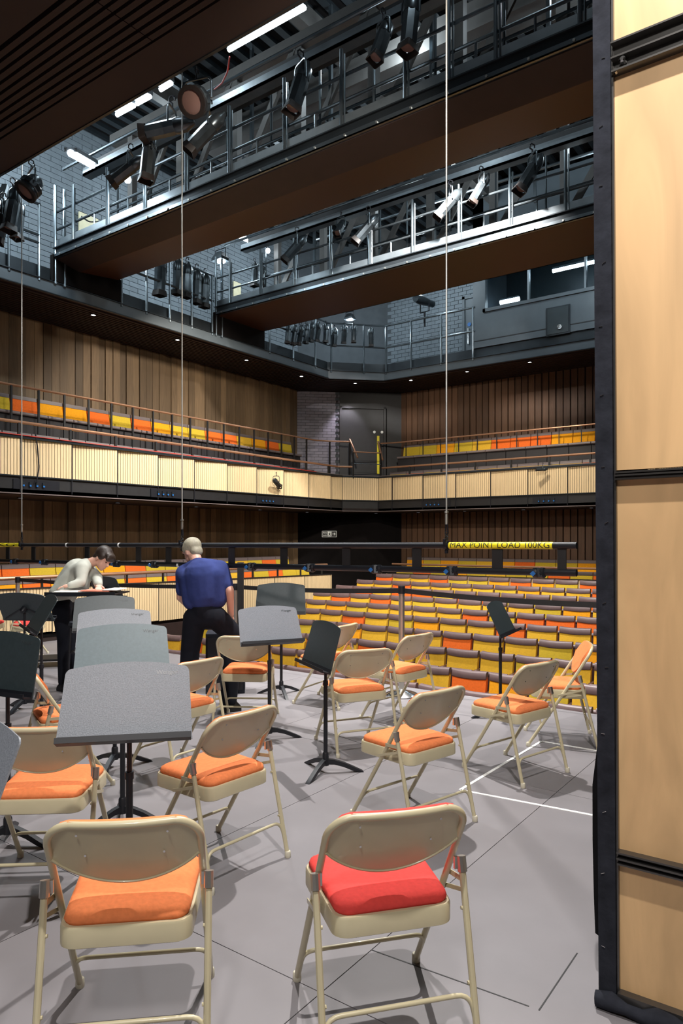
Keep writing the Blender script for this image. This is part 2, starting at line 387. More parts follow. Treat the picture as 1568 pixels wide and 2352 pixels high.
# corner gate rails
MB().tube([(-10.03, 14.30, 3.76), (-9.62, 14.92, 3.76)], .017, 8).build('rail', 'copper_rail', hr)
MB().tube([(-10.03, 14.30, 3.47), (-9.62, 14.92, 3.47)], .010, 8).build('rail', 'rail_steel', hr)
for q in ((-10.03, 14.3), (-9.62, 14.92)): railpost(hr, q, 3.1, 3.77, .02)
hu = tag(struct('handrail_upper', None), 'copper handrail on black posts in front of the raised gallery seats')
MB().tube([(-10.9, 3, 4.07), (-10.9, 13.9, 4.07), (-10.72, 14.25, 4.07), (-10.36, 14.62, 4.07)], .02, 10).build('rail', 'copper_rail', hu)
MB().tube([(-10.36, 14.62, 4.13), (-9.98, 14.42, 3.62)], .022, 10).build('rail', 'copper_rail', hu)
MB().tube([(-9.9, 15.35, 4.07), (-9.5, 15.45, 4.07), (4, 15.45, 4.07)], .02, 10).build('rail', 'copper_rail', hu)
MB().tube([(-9.98, 15.35, 4.13), (-9.65, 15.05, 3.6)], .022, 10).build('rail', 'copper_rail', hu)
for i in range(23): railpost(hu, (-10.9, 3.2+.47*i), 3.0, 4.06)
for i in range(14): railpost(hu, (-9.2+.49*i, 15.45), 3.0, 4.06, .018)
for q in ((-10.72, 14.25), (-10.36, 14.62), (-9.9, 15.35)): railpost(hu, q, 3.0, 4.06)
# ------------- lower side box front (stalls circle)
lo = struct('balustrade_lower', 'pale slatted balustrade round the stalls with a copper handrail')
la, lb = (FX, 13.6), (FX, 5.0)
for i in range(9):
    y0, y1 = 4.2+1.05*i, 4.2+1.05*(i+1)
    y1 = min(y1, 13.62)
    zt = .855-.0125*(y0-4.2); zb = .16-.012*(y0-4.2)
    fascia_panel(lo, (FX, y0, 0), (FX, y1, 0), zb, zt, 20, 0)
MB().box(FX-.08, FX+.01, 4, 13.62, -.9, .05).build('plinth', 'soffit_brown', lo, 0)
MB().loft([[(FX-.1, 4, z), (FX+.015, 4, z), (FX+.015, 13.62, z-.115), (FX-.1, 13.62, z-.115)] for z in (.857, .872)]).build('capping', 'black_paint', lo, 0)
MB().box(FX-.1, FX, 13.6, 13.64, -.9, .74).build('end_panel', 'ash_slat', lo, 0)
MB().tube([(FX-.12, 4, 1.01), (FX-.12, 13.6, .98)], .03, 10).build('rail', 'copper_rail', lo)
for i in range(12): railpost(lo, (FX-.12, 4.6+.8*i), .72, .98, .03)
MB().box(FX-1.4, FX-.1, 4, 13.6, -.9, .1).build('platform', 'dark_step', lo, 0)
for i in range(11): fascia_panel(lo, (-9.35+.95*i, 14.78, 0), (-9.35+.95*(i+1), 14.78, 0), .1, .74, 18, 0)
MB().box(-9.35, 4, 14.76, 14.86, .745, .76).build('capping', 'black_paint', lo, 0)
MB().box(-9.36, -9.33, 14.76, 14.86, -.9, .745).build('end_panel', 'ash_slat', lo, 0)
MB().tube([(-9.3, 14.95, .98), (4, 14.95, .98)], .025, 10).build('rail', 'copper_rail', lo)
MB().box(-9.3, 4, 14.86, 15.9, -.9, .1).build('platform', 'dark_step', lo, 0)
# ------------- soffit and edge of the technical level
tl = struct('technical_gallery', 'grey steel technical gallery above the audience with railings')
def ring2(mb, off0, off1, z0, z1): return ring(mb, off0, off1, z0, z1, -2.5)
def edge2(o): return [(FX-o, -2.5), (FX-o, 13.5+o*.45), (-9.25-o*.45, 14.5+o), (4, 14.5+o)]
def band(off0, off1, z0, z1, name, ma):
    a, b = edge2(off0), edge2(off1); mb = MB()
    for i in range(3): mb.prism([a[i], a[i+1], b[i+1], b[i]], z1-z0, Matrix.Translation((0, 0, z0)))
    return mb.build(name, ma, tl, 0)
band(.03, 2.2, 5.60, 5.68, 'deck', 'steel_dark')
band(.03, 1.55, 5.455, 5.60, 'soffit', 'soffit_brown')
sl = MB()
for i in range(16):
    o = .1+i*.085; a, b = edge2(o), edge2(o+.045)
    for j in range(3): sl.prism([a[j], a[j+1], b[j+1], b[j]], .03, Matrix.Translation((0, 0, 5.43)))
tag(sl.build('soffit_slats', 'soffit_brown', tl, 0), kind='stuff')
band(0, .03, 5.45, 5.64, 'edge_beam', 'gallery_grey'); band(-.03, .03, 5.64, 5.655, 'edge_beam', 'steel_dark'); band(-.03, .0, 5.445, 5.46, 'edge_beam', 'steel_dark')
band(.05, .07, 5.66, 5.86, 'toe_board', 'steel_dark')
def rail_run(parent, pts, zs, r, posts, z0, ma='rail_steel', pr=.022):
    for z in zs:
        MB().tube([(p[0], p[1], z) for p in pts], r, 8).build('rail', ma, parent)
    for p in posts: MB().tube([(p[0], p[1], z0), (p[0], p[1], zs[0])], pr, 8).build('post', ma, parent)
gp = [(FX+.0, yy) for yy in (3.9, 5.0, 5.75)]; gp[0:0] = []
rail_run(tl, [(FX, 2.5), (FX, 6.1)], (6.78, 6.3, 6.18), .022, [(FX, 3.5), (FX, 4.3), (FX, 5.1), (FX, 5.6), (FX, 6.08)], 5.6)
rail_run(tl, [(FX, 7.6), (FX, 9.75)], (6.78, 6.28), .022, [(FX, 7.6+.53*i) for i in range(5)], 5.6)
rail_run(tl, [(FX, 11.3), (FX, 13.5), (-9.25, 14.5), (-6.85, 14.5)], (6.78, 6.25), .022,
         [(FX, 11.4), (FX, 12.2), (FX, 13.0), (FX+.05, 13.55), (-9.6, 14.13), (-9.2, 14.5), (-8.5, 14.5), (-7.7, 14.5), (-6.9, 14.5)], 5.6)
# brick walls of the technical level
tw = struct('wall_technical', 'grey painted brick wall of the technical level')
MB().box(-12.15, -12.05, -2.5, 14.6, 5.45, 9.6).build('mortar', 'mortar_grey', tw, 0)
MB().box(-10.4, 4, 16.35, 16.45, 5.45, 9.6).build('mortar', 'mortar_grey', tw, 0)
MB().prism([(-12.1, 14.5), (-10.3, 16.4), (-10.4, 16.5), (-12.2, 14.6)], 4.15, Matrix.Translation((0, 0, 5.45))).build('mortar', 'mortar_grey', tw, 0)
be = MB().box(-.01, .012, -.212, .212, -.045, .045).mesh('brick', 'brick_grey', 0)
count = 0; rest = MB()
for r_ in range(38):
    z = 5.75+r_*.1
    for i in range(24):
        yy = 4.8+i*.435+(.2175 if r_ % 2 else 0)
        vis = (yy < 7.2 and z < 7.6) or (7.2 < yy < 10.6 and 5.8 < z < 7.0)
        if vis and count < 290: link('brick', be, tw, (-12.045, yy, z)); count += 1
        else: rest.box(-12.055, -12.033, yy-.212, yy+.212, z-.045, z+.045)
    for i in range(21):
        xx = -10.2+i*.225+(.11 if r_ % 2 else 0)
        if z < 9: rest.box(xx-.107, xx+.107, 16.33, 16.36, z-.045, z+.045)
tag(rest.build('far_bricks', 'brick_grey', tw, 0), kind='stuff')
# control room in the back corner
cr_ = struct('wall_control_room', 'grey wall of the control room at the back of the technical level')
CX = -6.9
MB().box(CX, 4, 14.5, 14.6, 5.86, 6.62).box(CX, CX+.25, 14.5, 14.6, 6.62, 9.3).box(CX, 4, 14.5, 14.6, 7.75, 9.3).box(CX, CX+.08, 14.6, 16.35, 5.68, 9.3).build('front', 'gallery_grey', cr_, 0)
MB().box(CX, 4, 14.495, 14.5, 6.0, 6.02).build('groove', 'black_paint', cr_, 0)
MB().box(CX, 4, 16.2, 16.3, 5.7, 9.3).box(CX, 4, 14.6, 16.2, 9.2, 9.3).box(CX, 4, 14.6, 16.3, 5.7, 5.8).build('inside', 'control_dark', cr_, 0)
w1 = struct('window_1', 'long control room window with lit strips reflected behind the glass')
MB().box(CX+.25, 4, 14.46, 14.6, 6.62, 6.69).box(CX+.25, CX+.31, 14.46, 14.6, 6.62, 7.75).box(CX+.25, 4, 14.46, 14.6, 7.7, 7.75).build('window_frame', 'gallery_grey', w1, 0)
for q in (-5.62, -4.42, -3.2): MB().box(q-.02, q+.02, 14.5, 14.58, 6.69, 7.7).build('mullion', 'galv_deck', w1, 0)
for a, b in ((CX+.31, -5.64), (-5.6, -4.44), (-4.4, -3.22), (-3.18, 4)): MB().box(a, b, 14.54, 14.546, 6.69, 7.7).build('pane', 'window_glass', w1, 0)
w2 = struct('window_2', 'small square dark window below the control room window')
a_, b_ = PY(1258, 712, 14.5), PY(1306, 762, 14.5)
MB().box(a_.x-.03, b_.x+.03, 14.47, 14.5, b_.z-.03, a_.z+.03).build('window_frame', 'steel_dark', w2, 0)
MB().box(a_.x, b_.x, 14.46, 14.47, b_.z, a_.z).build('pane', 'control_dark', w2, 0)
MB().lathe([(.05, 0), (.05, .03), (.03, .03)], 12, Matrix.Translation((a_.x*.4+b_.x*.6, 14.46, b_.z+.12)) @ Matrix.Rotation(PI/2, 4, 'X')).build('projector_lens', 'chrome', w2)
d2 = struct('door_2', 'grey door beside the control room')
MB().box(-7.95, -7.1, 16.26, 16.32, 5.7, 7.65).build('leaf', 'gallery_grey', d2, 0)
MB().box(-8.02, -7.95, 16.22, 16.33, 5.7, 7.72).box(-7.1, -7.03, 16.22, 16.33, 5.7, 7.72).box(-8.02, -7.03, 16.22, 16.33, 7.65, 7.72).build('frame', 'gallery_grey', d2, 0)
MB().box(-7.86, -7.83, 16.2, 16.25, 6.5, 6.9).build('handle', 'chrome', d2, 0)
MB().lathe([(.05, 0), (.05, .01)], 12, Matrix.Translation((-7.83, 16.25, 7.0)) @ Matrix.Rotation(PI/2, 4, 'X')).build('disc_sign', 'blue_plastic', d2)
gs = thing('exit_sign', 'small green exit sign above the grey door by the control room', 'sign', (-7.5, 16.2, 7.85))
MB().box(-.15, .15, -.02, .1, -.07, .07).build('sign_board', 'sign_green', gs, 0)
wtext('exit', .1, 'sign_white', gs, -.04, 0, -.023); MB().bar((.07, -.022, .03), (.1, -.022, -.03), .003, .02).bar((.1, -.022, .03), (.12, -.022, -.03), .003, .02).build('running_figure', 'sign_white', gs, 0)
# roof over the void and the near slatted ceiling
rf = struct('roof', 'ribbed metal deck high over the bridges')
MB().box(-12.1, 4, 4.5, 16.5, 9.6, 9.7).build('slab', 'void_black', rf, 0)
rb = MB()
for i in range(52): rb.box(-12.1+i*.3, -11.98+i*.3, 4.5, 16.4, 9.52, 9.6)
tag(rb.build('deck_ribs', 'steel_dark', rf, 0), kind='stuff')
ce = struct('ceiling', 'low dark slatted ceiling over the stage')
CE = 4.46
MB().box(-10.2, 4, -2.5, CE, 6.06, 6.2).build('slab', 'void_black', ce, 0)
MB().box(-10.2, 4, -2.5, 3.3, 6.0, 6.05).build('flat_panel', 'ceiling_brown', ce, 0)
MB().box(-10.2, 4, 4.08, CE, 6.0, 6.05).build('flat_panel', 'ceiling_brown', ce, 0)
y = 3.34
while y < 4.06:
    for xa, xb in ((-10.2, -7.6), (-7.59, -5.02), (-5.01, -2.4), (-2.39, 4)): MB().box(xa, xb, y, y+.052, 6.0, 6.05).build('slat', 'ceiling_brown', ce, 0)
    y += .083
MB().box(-10.2, 4, CE, CE+.03, 5.99, 6.25).build('edge_trim', 'steel_dark', ce, 0)
MB().box(-10.3, -10.2, -2.5, CE, 5.68, 6.2).build('side_trim', 'soffit_brown', ce, 0)
# walls behind / beside the viewer so that light bounces as in the room
bw = struct('wall_stage', 'dark wall behind the stage')
MB().box(-10.3, 4, -2.6, -2.5, -.9, 6.1).build('backing', 'soffit_brown', bw, 0)
br = struct('wall_right', 'dark wall far to the right of the stage')
MB().box(4, 4.1, -2.6, 16.5, -.9, 9.7).build('backing', 'soffit_brown', br, 0)
# ================================================================ BRIDGES
def bridge(name, label, y0, y1, z, posts, mids, fold):
    b = struct(name, label)
    m = MB(); ym = (y0+y1)/2-.15
    XL, XR = -10.2, 4
    m.loft([[(X, y0+.02, z), (X, ym, z-fold), (X, y1, z), (X, y1, z+.06), (X, y0+.02, z+.06)] for X in (XL, XR)])
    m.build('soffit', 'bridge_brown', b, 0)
    if fold: MB().loft([[(X, y0+.02, z-.012), (X, ym-.02, z-fold-.008), (X, ym-.02, z-fold+.02), (X, y0+.02, z+.02)] for X in (XL, XR)]).build('soffit_dark_band', 'soffit_brown', b, 0)  # near part of the underside drawn as a darker band
    MB().box(XL, XR, y0-.03, y0+.03, z, z+.012).box(XL, XR, y0-.03, y0-.02, z, z+.055).build('edge_angle', 'rail_steel', b, 0)
    MB().box(XL, XR, y0+.0, y0+.02, z+.012, z+.15).box(XL, XR, y1-.02, y1, z, z+.25).build('edge_beam', 'steel_dark', b, 0)
    MB().box(XL, XR, y0-.03, y0+.03, z+.15, z+.165).build('edge_angle', 'steel_dark', b, 0)
    MB().box(XL, XR, y0, y0+.012, z+.17, z+.28).build('toe_board', 'galv_deck', b, 0)
    MB().box(XL, XR, y0+.03, y1, z+.1, z+.14).build('deck', 'steel_dark', b, 0)
    bl = MB()
    X = XL+.2
    while X < XR: bl.lathe([(.014, 0), (.014, .012)], 6, Matrix.Translation((X, y0-.03, z+.03)) @ Matrix.Rotation(PI/2, 4, 'X')); X += .42
    tag(bl.build('bolts', 'zinc', b, 0), kind='stuff')
    for zz in (z+.74, z+.46): MB().tube([(XL, y0+.03, zz), (XR, y0+.03, zz)], .019, 8).build('rail', 'rail_steel', b)
    for X in posts: MB().tube([(X, y0+.0, z+.17), (X, y0+.0, z+1.02)], .021, 8).tube([(X+.045, y0+.0, z+.17), (X+.045, y0+.0, z+.95)], .012, 6).build('post', 'rail_steel', b)
    for X in mids: MB().tube([(X, y0+.03, z+.25), (X, y0+.03, z+.46)], .014, 6).build('stub_post', 'rail_steel', b)
    # lighting bar and cable tray above
    MB().tube([(XL+.3, y0-.04, z+1.30), (XR, y0-.04, z+1.30)], .024, 8).build('lighting_bar', 'rail_steel', b)
    MB().box(XL+.6, XR, y0+.1, y0+.24, z+1.16, z+1.2).box(XL+.6, XR, y0+.1, y0+.11, z+1.16, z+1.28).build('cable_tray', 'galv_deck', b, 0)
    MB().box(XL+.6, XR, y0+.3, y0+.52, z+1.34, z+1.5).build('trunking', 'black_paint', b, 0)
    # rear truss
    yt = y1-.06
    MB().box(XL, XR, yt-.06, yt+.06, z+.45, z+.62).build('chord', 'truss_paint', b, 0)
    MB().box(XL, XR, yt-.08, yt+.08, z+2.25, z+2.42).build('chord', 'truss_paint', b, 0)
    X = XL+.5; n = 0
    while X < XR-1.0:
        MB().bar((X, yt, z+.6), (X, yt, z+2.3), .12, .1, (0, 1, 0)).build('truss_upright', 'truss_paint', b, 0)
        MB().bar((X, yt, z+.6), (X+1.1, yt, z+2.3), .10, .05, (0, 1, 0)).bar((X+.08, yt-.04, z+.6), (X+1.18, yt-.04, z+2.3), .03, .03, (0, 1, 0)).build('truss_diagonal', 'truss_paint', b, 0)
        X += 1.2; n += 1
    for zz in (z+.74, z+1.05): MB().tube([(XL, y1-.2, zz), (XR, y1-.2, zz)], .019, 8).build('rail', 'rail_steel', b)
    X = XL+.3
    while X < XR:
        MB().tube([(X, y1-.2, z+.14), (X, y1-.2, z+1.9)], .017, 6).build('post', 'rail_steel', b); X += .85
    # end rails and chain at the gallery
    MB().box(XL-.04, XL+.04, y0-.05, y1+.05, z-.36, z+.05).build('end_bracket', 'void_black', b, 0)
    for yy in (y0, y0+.16): MB().tube([(XL+.02, yy, z-.4), (XL+.02, yy, z+1.15)], .026, 8).build('post', 'rail_steel', b)
    return b
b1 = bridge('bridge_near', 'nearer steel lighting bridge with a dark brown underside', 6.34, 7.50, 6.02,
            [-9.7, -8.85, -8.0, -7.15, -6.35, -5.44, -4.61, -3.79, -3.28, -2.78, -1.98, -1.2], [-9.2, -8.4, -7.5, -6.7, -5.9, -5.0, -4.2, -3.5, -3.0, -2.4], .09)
b2 = bridge('bridge_far', 'farther steel lighting bridge with a reddish brown underside', 9.80, 11.15, 6.01,
            [-9.8]+[-9.0+.82*i for i in range(12)], [-8.6+.82*i for i in range(11)], .0)
# cross pipes, ducts and steel in the void
vs = struct('ceiling_services', 'pipes, ducts and steel hangers in the void above the bridges')
for i, (yy, zz, r_) in enumerate(((4.62, 6.22, .025), (4.9, 7.3, .03), (5.2, 8.6, .03), (5.45, 8.2, .02), (7.9, 8.6, .025), (8.4, 8.8, .03), (9.2, 8.5, .02), (12.0, 8.4, .025), (13.0, 8.6, .03))):
    MB().tube([(-10.2, yy, zz), (4, yy, zz)], r_, 8).build('pipe', 'rail_steel' if i % 3 else 'black_metal', vs)
MB().box(-9.5, 4, 4.75, 5.05, 7.05, 7.12).box(-9.5, 4, 4.75, 4.78, 7.12, 7.3).build('duct', 'galv_deck', vs, 0)
MB().box(-9.5, 4, 5.55, 5.9, 8.5, 8.9).build('duct', 'truss_paint', vs, 0)
MB().box(-9.5, 4, 8.9, 9.3, 8.6, 9.0).build('duct', 'truss_paint', vs, 0)
for X in (-9.6, -7.9, -6.3, -4.6, -3.0, -1.4):
    for yy in (4.62, 5.6, 8.4, 12.2): MB().bar((X, yy, 6.3 if yy < 5 else 7.6), (X, yy, 9.55), .05, .05).build('hanger', 'rail_steel', vs, 0)
for X in (-9.4, -6.4, -3.4, -.4): MB().box(X-.08, X+.08, 4.5, 16.3, 8.95, 9.25).build('cross_beam', 'truss_paint', vs, 0)
# fluorescent working lights
def batten(a, b, label, r_=.02, lit=True, wd=.07):
    a, b = Vector(a), Vector(b); t = thing('batten_light', label, 'light', a)
    MB().bar((0, 0, .035), b-a+Vector((0, 0, .035)), wd, .05).build('housing', 'galv_deck', t, 0)
    MB().tube([(0, 0, -.01), b-a+Vector((0, 0, -.01))], r_, 8).build('tube', 'tube_on', t); return t
batten(PY(162, 350, 5.3), PY(212, 378, 6.0), 'bright batten light slanting above the left end of the nearer bridge', .045, wd=.16)
batten(PY(268, 262, 4.72), PY(308, 240, 4.72), 'short bright batten along the ceiling edge, lowest of four', .022)
batten(PY(314, 236, 4.72), PY(345, 219, 4.72), 'bright batten along the ceiling edge, second of four going up', .022)
batten(PY(368, 204, 4.72), PY(394, 188, 4.72), 'bright batten along the ceiling edge, third of four going up', .022)
batten(PY(525, 112, 4.72), PY(700, 14, 4.72), 'long bright batten along the ceiling edge near the top of the picture', .022)
batten(PY(552, 542, 10.6), PY(582, 556, 11.0), 'bright twin batten light over the left end of the farther bridge', .05, wd=.16)
batten(PY(2, 470, 4.8), PY(12, 432, 4.9), 'upright bright lamp at the left edge of the picture among lanterns', .03)
area(Vector(PY(187, 372, 5.7)), (-8.5, 5.7, 0), 60, .6, .1, COOL)
for a, b, lb in (((-6.2, 15.6, 8.2), (-5.9, 15.6, 8.2), 'lit'), ):
    pass
batten((-5.4, 15.4, 7.55), (-3.6, 15.4, 7.55), 'long glowing strip added behind the control room window as its reflection', .045)  # glowing strips added behind the glass in place of its bright reflections
batten((-6.55, 15.2, 7.02), (-6.1, 15.2, 7.02), 'short glowing strip added at the left behind the window as its reflection', .05)
for px, py, yy, lb in ((293, 412, 6.1, 'small bright round lamp under the cluster of lanterns on the nearer bridge'), (615, 576, 10.9, 'small bright round lamp behind the railing of the farther bridge')):
    t = thing('round_lamp', lb, 'light', PY(px, py, yy))
    MB().lathe([(.0, -.05), (.035, -.04), (.05, 0), (.035, .04), (0, .05)], 12).build('bulb', 'tube_on', t); MB().tube([(0, 0, .04), (0, 0, .25)], .012, 6).build('stem', 'black_metal', t)
def floodlight(p, label, s=1.0):
    t = thing('floodlight', label, 'light', p)
    MB().loft([[(sx*a*s, sy*a*s*.8, z*s) for sx, sy in ((1, 1), (-1, 1), (-1, -1), (1, -1))] for a, z in ((.17, -.02), (.16, .05), (.09, .17), (.07, .19))]).build('housing', 'lantern_body', t, 0)
    MB().lathe([(.001, -.03*s), (.12*s, -.03*s), (.12*s, -.021*s)], 16).build('lens', 'tube_on', t)
    MB().tube([(-.17*s, 0, .05), (-.17*s, 0, .26*s), (.17*s, 0, .26*s), (.17*s, 0, .05)], .01, 6).build('yoke', 'black_metal', t); return t
fp = PY(506, 598, 10.0); floodlight(fp, 'bright square floodlight hanging under the nearer bridge at the start of the farther one', .85); point(fp-Vector((0, 0, .12)), 60, .08, COOL)
fp = PY(803, 733, 14.2); floodlight(fp, 'bright round floodlight over the corner of the technical gallery', .7); point(fp-Vector((0, 0, .12)), 50, .08, COOL)
# downlights
def downlight(p, label, group):
    t = thing('downlight', label, 'light', p, 0, group)
    MB().lathe([(.055, .0), (.055, -.012), (.04, -.014), (.04, 0)], 12).build('rim', 'black_metal', t)
    MB().lathe([(.038, .0), (.038, -.008), (.001, -.008)], 12).build('lens', 'lamp_on', t)
names = 'first second third fourth fifth sixth seventh eighth'.split()
for i, yy in enumerate((5.4, 7.25, 9.1, 11.0, 12.85)): downlight((-10.5, yy, 5.43), names[i]+' recessed downlight from the front along the left soffit', 'downlights under the technical gallery')
for i, xx in enumerate((-9.9, -8.63, -7.15, -5.67, -4.2)): downlight((xx, 14.2 if i == 0 else 14.72, 5.43), names[i]+' recessed downlight from the corner along the back soffit', 'downlights under the technical gallery')
for i, yy in enumerate((6.15, 8.0, 9.9, 11.8, 13.5)): downlight((-10.85, yy, 2.27), names[i]+' recessed downlight from the front under the left gallery', 'downlights under the gallery')
for i, xx in enumerate((-9.95, -8.7, -7.45, -6.0, -4.5)): downlight((xx, 15.2, 2.27), names[i]+' recessed downlight from the corner under the back gallery', 'downlights under the gallery')
# ================================================================ OBJECTS
# ---------------- beige folding chairs
def chair_meshes():
    M = {}
    hw, yb, zt, fy = .224, -.243, .768, .237
    def ty(z): return yb+(fy-yb)*(1-z/zt) if z <= zt else yb
    def bow(x): return -.032*(1-(x/hw)**2)
    path = [Vector((-.229, fy, .012)), Vector((-.226, ty(.40), .40)), Vector((-hw, ty(.66), .66))]
    for i in range(9):                              # left corner, top with its bow, right corner
        a = PI-PI/2*i/8; path.append(Vector((-hw+.075+.075*math.cos(a), ty(.69+.075*math.sin(a)), .69+.075*math.sin(a))))
    for i in range(1, 10): xx = -.149+.298*i/10; path.append(Vector((xx, yb+bow(xx)+.018, .765)))
    for i in range(9):
        a = PI/2-PI/2*i/8; path.append(Vector((hw-.075+.075*math.cos(a), ty(.69+.075*math.sin(a)), .69+.075*math.sin(a))))
    path += [Vector((hw, ty(.66), .66)), Vector((.226, ty(.40), .40)), Vector((.229, fy, .012))]
    M['frame'] = MB().tube(path, .0118, 10).mesh('frame', 'beige_paint', 60)
    # curved steel back shell and its pad on the front
    def shell(y_off, th, inset, top, drop):
        rings = []; n = 16
        for i in range(n+1):
            x = (-1+2*i/n)*(hw-.006-inset); u = x/hw
            zt_ = top-.0-(.06*max(0, abs(u)-.72)**2/.06 if abs(u) > .72 else 0); zb = .645-drop*(1-u*u)**.85
            yy = bow(x)+y_off; ry = [ty(zt_)+yy*.75, ty((zt_+zb)/2)+yy*1.05+.0, ty(zb)+yy*.6-.012]
            rings.append([(x, ry[0], zt_), (x, ry[1], (zt_+zb)/2), (x, ry[2], zb), (x, ry[2]+th, zb), (x, ry[1]+th, (zt_+zb)/2), (x, ry[0]+th, zt_)])
        return MB().loft(rings)
    M['backrest'] = shell(.004, .004, 0, .762, .106).mesh('backrest', 'beige_paint', 50)
    M['back_pad'] = shell(.014, .020, .012, .776, .092).mesh('back_pad', 'orange_fabric', 60)
    ez = lambda x: .645-.106*(1-(x/hw)**2)**.85
    rim = MB().tube([(x, ty(ez(x))+(bow(x)+.004)*.6-.012, ez(x)) for x in [(-1+2*i/20)*(hw-.006) for i in range(21)]], .0045, 6)
    M['back_edge'] = rim.mesh('back_edge', 'beige_paint', 60)
    rv = MB()
    for sx, zz in ((-.13, .735), (.13, .735), (-.115, .655), (.115, .655)):
        rv.lathe([(.0035, 0), (.0035, .003), (.0, .003)], 8, Matrix.Translation((sx, ty(zz)+bow(sx)*1.0+.0, zz)) @ Matrix.Rotation(PI/2, 4, 'X'))
    M['rivets'] = rv.mesh('rivets', 'chrome')
    # seat pan and cushion
    def rr(s, z, g_=0): return [(x, y, z) for x, y in rrect(.395*s-g_, .41*s-g_, .05*s, 5, 0, .005, .425*s-g_)]
    M['seat_pan'] = MB().loft([rr(.96, .374), rr(1, .380), rr(1, .434), rr(.985, .441), rr(.93, .442)]).mesh('seat_pan', 'beige_paint', 50)
    M['seat_cushion'] = MB().loft([rr(.93, .440), rr(.955, .452), rr(.935, .466), rr(.86, .477), rr(.70, .483), rr(.4, .486), rr(.1, .487)]).mesh('seat_cushion', 'orange_fabric', 80)
    for s, n in ((-1, 'l'), (1, 'r')):
        x = s*.245
        M['leg'+n] = MB().tube([(x, -.274, .012), (x, -.14, .555)], .0112, 10).mesh('rear_leg', 'beige_paint')
        M['clip'+n] = MB().tube([(x, -.150, .515), (x, -.138, .562)], .0155, 10).bar((s*.222, -.135, .54), (s*.25, -.135, .54), .01, .04).mesh('clip', 'zinc')
        M['brace'+n] = MB().bar((s*.238, ty(.46), .475), (s*.252, -.155, .485), .003, .018).bar((s*.236, ty(.40)+.03, .40), (s*.252, -.168, .46), .004, .014).mesh('brace', 'beige_paint')
        M['footr'+n] = MB().lathe([(.015, 0), (.016, .004), (.0155, .028), (.0125, .032)], 12, Matrix.Translation((x, -.276, 0))).mesh('foot_cap', 'cap_plastic')
        M['footf'+n] = MB().lathe([(.015, 0), (.016, .004), (.0155, .028), (.0125, .032)], 12, Matrix.Translation((s*.229, fy, 0))).mesh('foot_cap', 'cap_plastic')
        b_ = MB()
        for z_ in (.20, .41): yy = -.274+(.134)*(z_/.543); b_.lathe([(.006, 0), (.006, .016), (0, .016)], 8, Matrix.Translation((x, yy, z_)) @ Matrix.Rotation(-s*PI/2, 4, 'Y'))
        M['pins'+n] = b_.mesh('rivets', 'beige_paint')
    def yr(z): return -.274+.134*z/.543
    M['rear_bar'] = MB().tube(smoothpath([(-.245, yr(.08), .08), (-.235, yr(.17), .17), (.235, yr(.17), .17), (.245, yr(.08), .08)], [.05, .05]), .008, 8).mesh('rear_stretcher', 'beige_paint', 60)
    M['front_bar'] = MB().tube(smoothpath([(-.228, ty(.08)-.0, .08), (-.222, ty(.16), .16), (.222, ty(.16), .16), (.228, ty(.08), .08)], [.045, .045]), .008, 8).mesh('front_stretcher', 'beige_paint', 60)
    return M
CM = chair_meshes()
red_c = CM['seat_cushion'].copy(); red_c.materials[0] = MT['red_fabric']; red_p = CM['back_pad'].copy(); red_p.materials[0] = MT['red_fabric']
def make_chair(label, X, D, deg, red=False, group='folding chairs on the stage'):
    p = W(X, D); t = thing('folding_chair', label, 'chair', p, YAW+R(deg), group)
    for k, n in (('frame', 'frame'), ('backrest', 'backrest'), ('back_edge', 'back_edge'), ('seat_pan', 'seat_pan'), ('rear_bar', 'rear_stretcher'), ('front_bar', 'front_stretcher'),
                 ('legl', 'leg'), ('legr', 'leg'), ('clipl', 'clip'), ('clipr', 'clip'), ('bracel', 'brace'), ('bracer', 'brace'), ('footrl', 'foot_cap'), ('footrr', 'foot_cap'), ('footfl', 'foot_cap'), ('footfr', 'foot_cap')):
        o = link(n, CM[k], t)
        if k == 'backrest': link('rivets', CM['rivets'], o)
        if k in ('legl', 'legr'): tag(link('rivets', CM['pins'+k[-1]], o), kind='stuff')
    link('seat_cushion', red_c if red else CM['seat_cushion'], t); link('back_pad', red_p if red else CM['back_pad'], t)
    return t
for lb, X, D, dg, rd in (
    ('beige folding chair with orange seat in the front row, near the lower left corner', -.676, 2.315, 7.5, 0),
    ('beige folding chair with a bright red seat, in the front row', .12, 2.386, 14.5, 1),
    ('beige folding chair with orange seat standing behind the nearest orange chair, turned sideways', -.639, 3.537, 50, 0),
    ('beige folding chair with orange seat directly behind the red one', .391, 4.052, 40, 0),
    ('beige folding chair with orange seat above a dark oval shadow near the plywood panel', 1.185, 4.903, 38.7, 0),
    ('beige folding chair showing its orange backrest beside the plywood panel', 1.72, 5.62, 78, 0),
    ('beige folding chair with orange seat just right of the side-on music stand', .098, 5.504, 22, 0),
    ('beige folding chair with orange seat at the foot of the chrome barrier post', .502, 6.281, 46, 0),
    ('beige folding chair half hidden behind the side-on music stand', -.144, 6.937, 60, 0),
    ('beige folding chair seen square from behind next to the black speaker', -.83, 6.24, -3.9, 0),
    ('beige folding chair just right of the large nearest music desk', -1.149, 4.967, 52, 0),
    ('beige folding chair cut by the left edge behind the nearest orange chair', -1.37, 3.33, 4, 0),
    ('beige folding chair facing right beneath the dark desk at the left edge', -1.81, 4.66, -58, 0),
    ('small distant folding chair with red back and seat by the slatted balustrade', -4.25, 9.55, -72, 1),
    ('distant red folding chair cut by the left edge of the picture', -4.85, 9.6, -80, 1)):
    make_chair(lb, X, D, dg, rd)
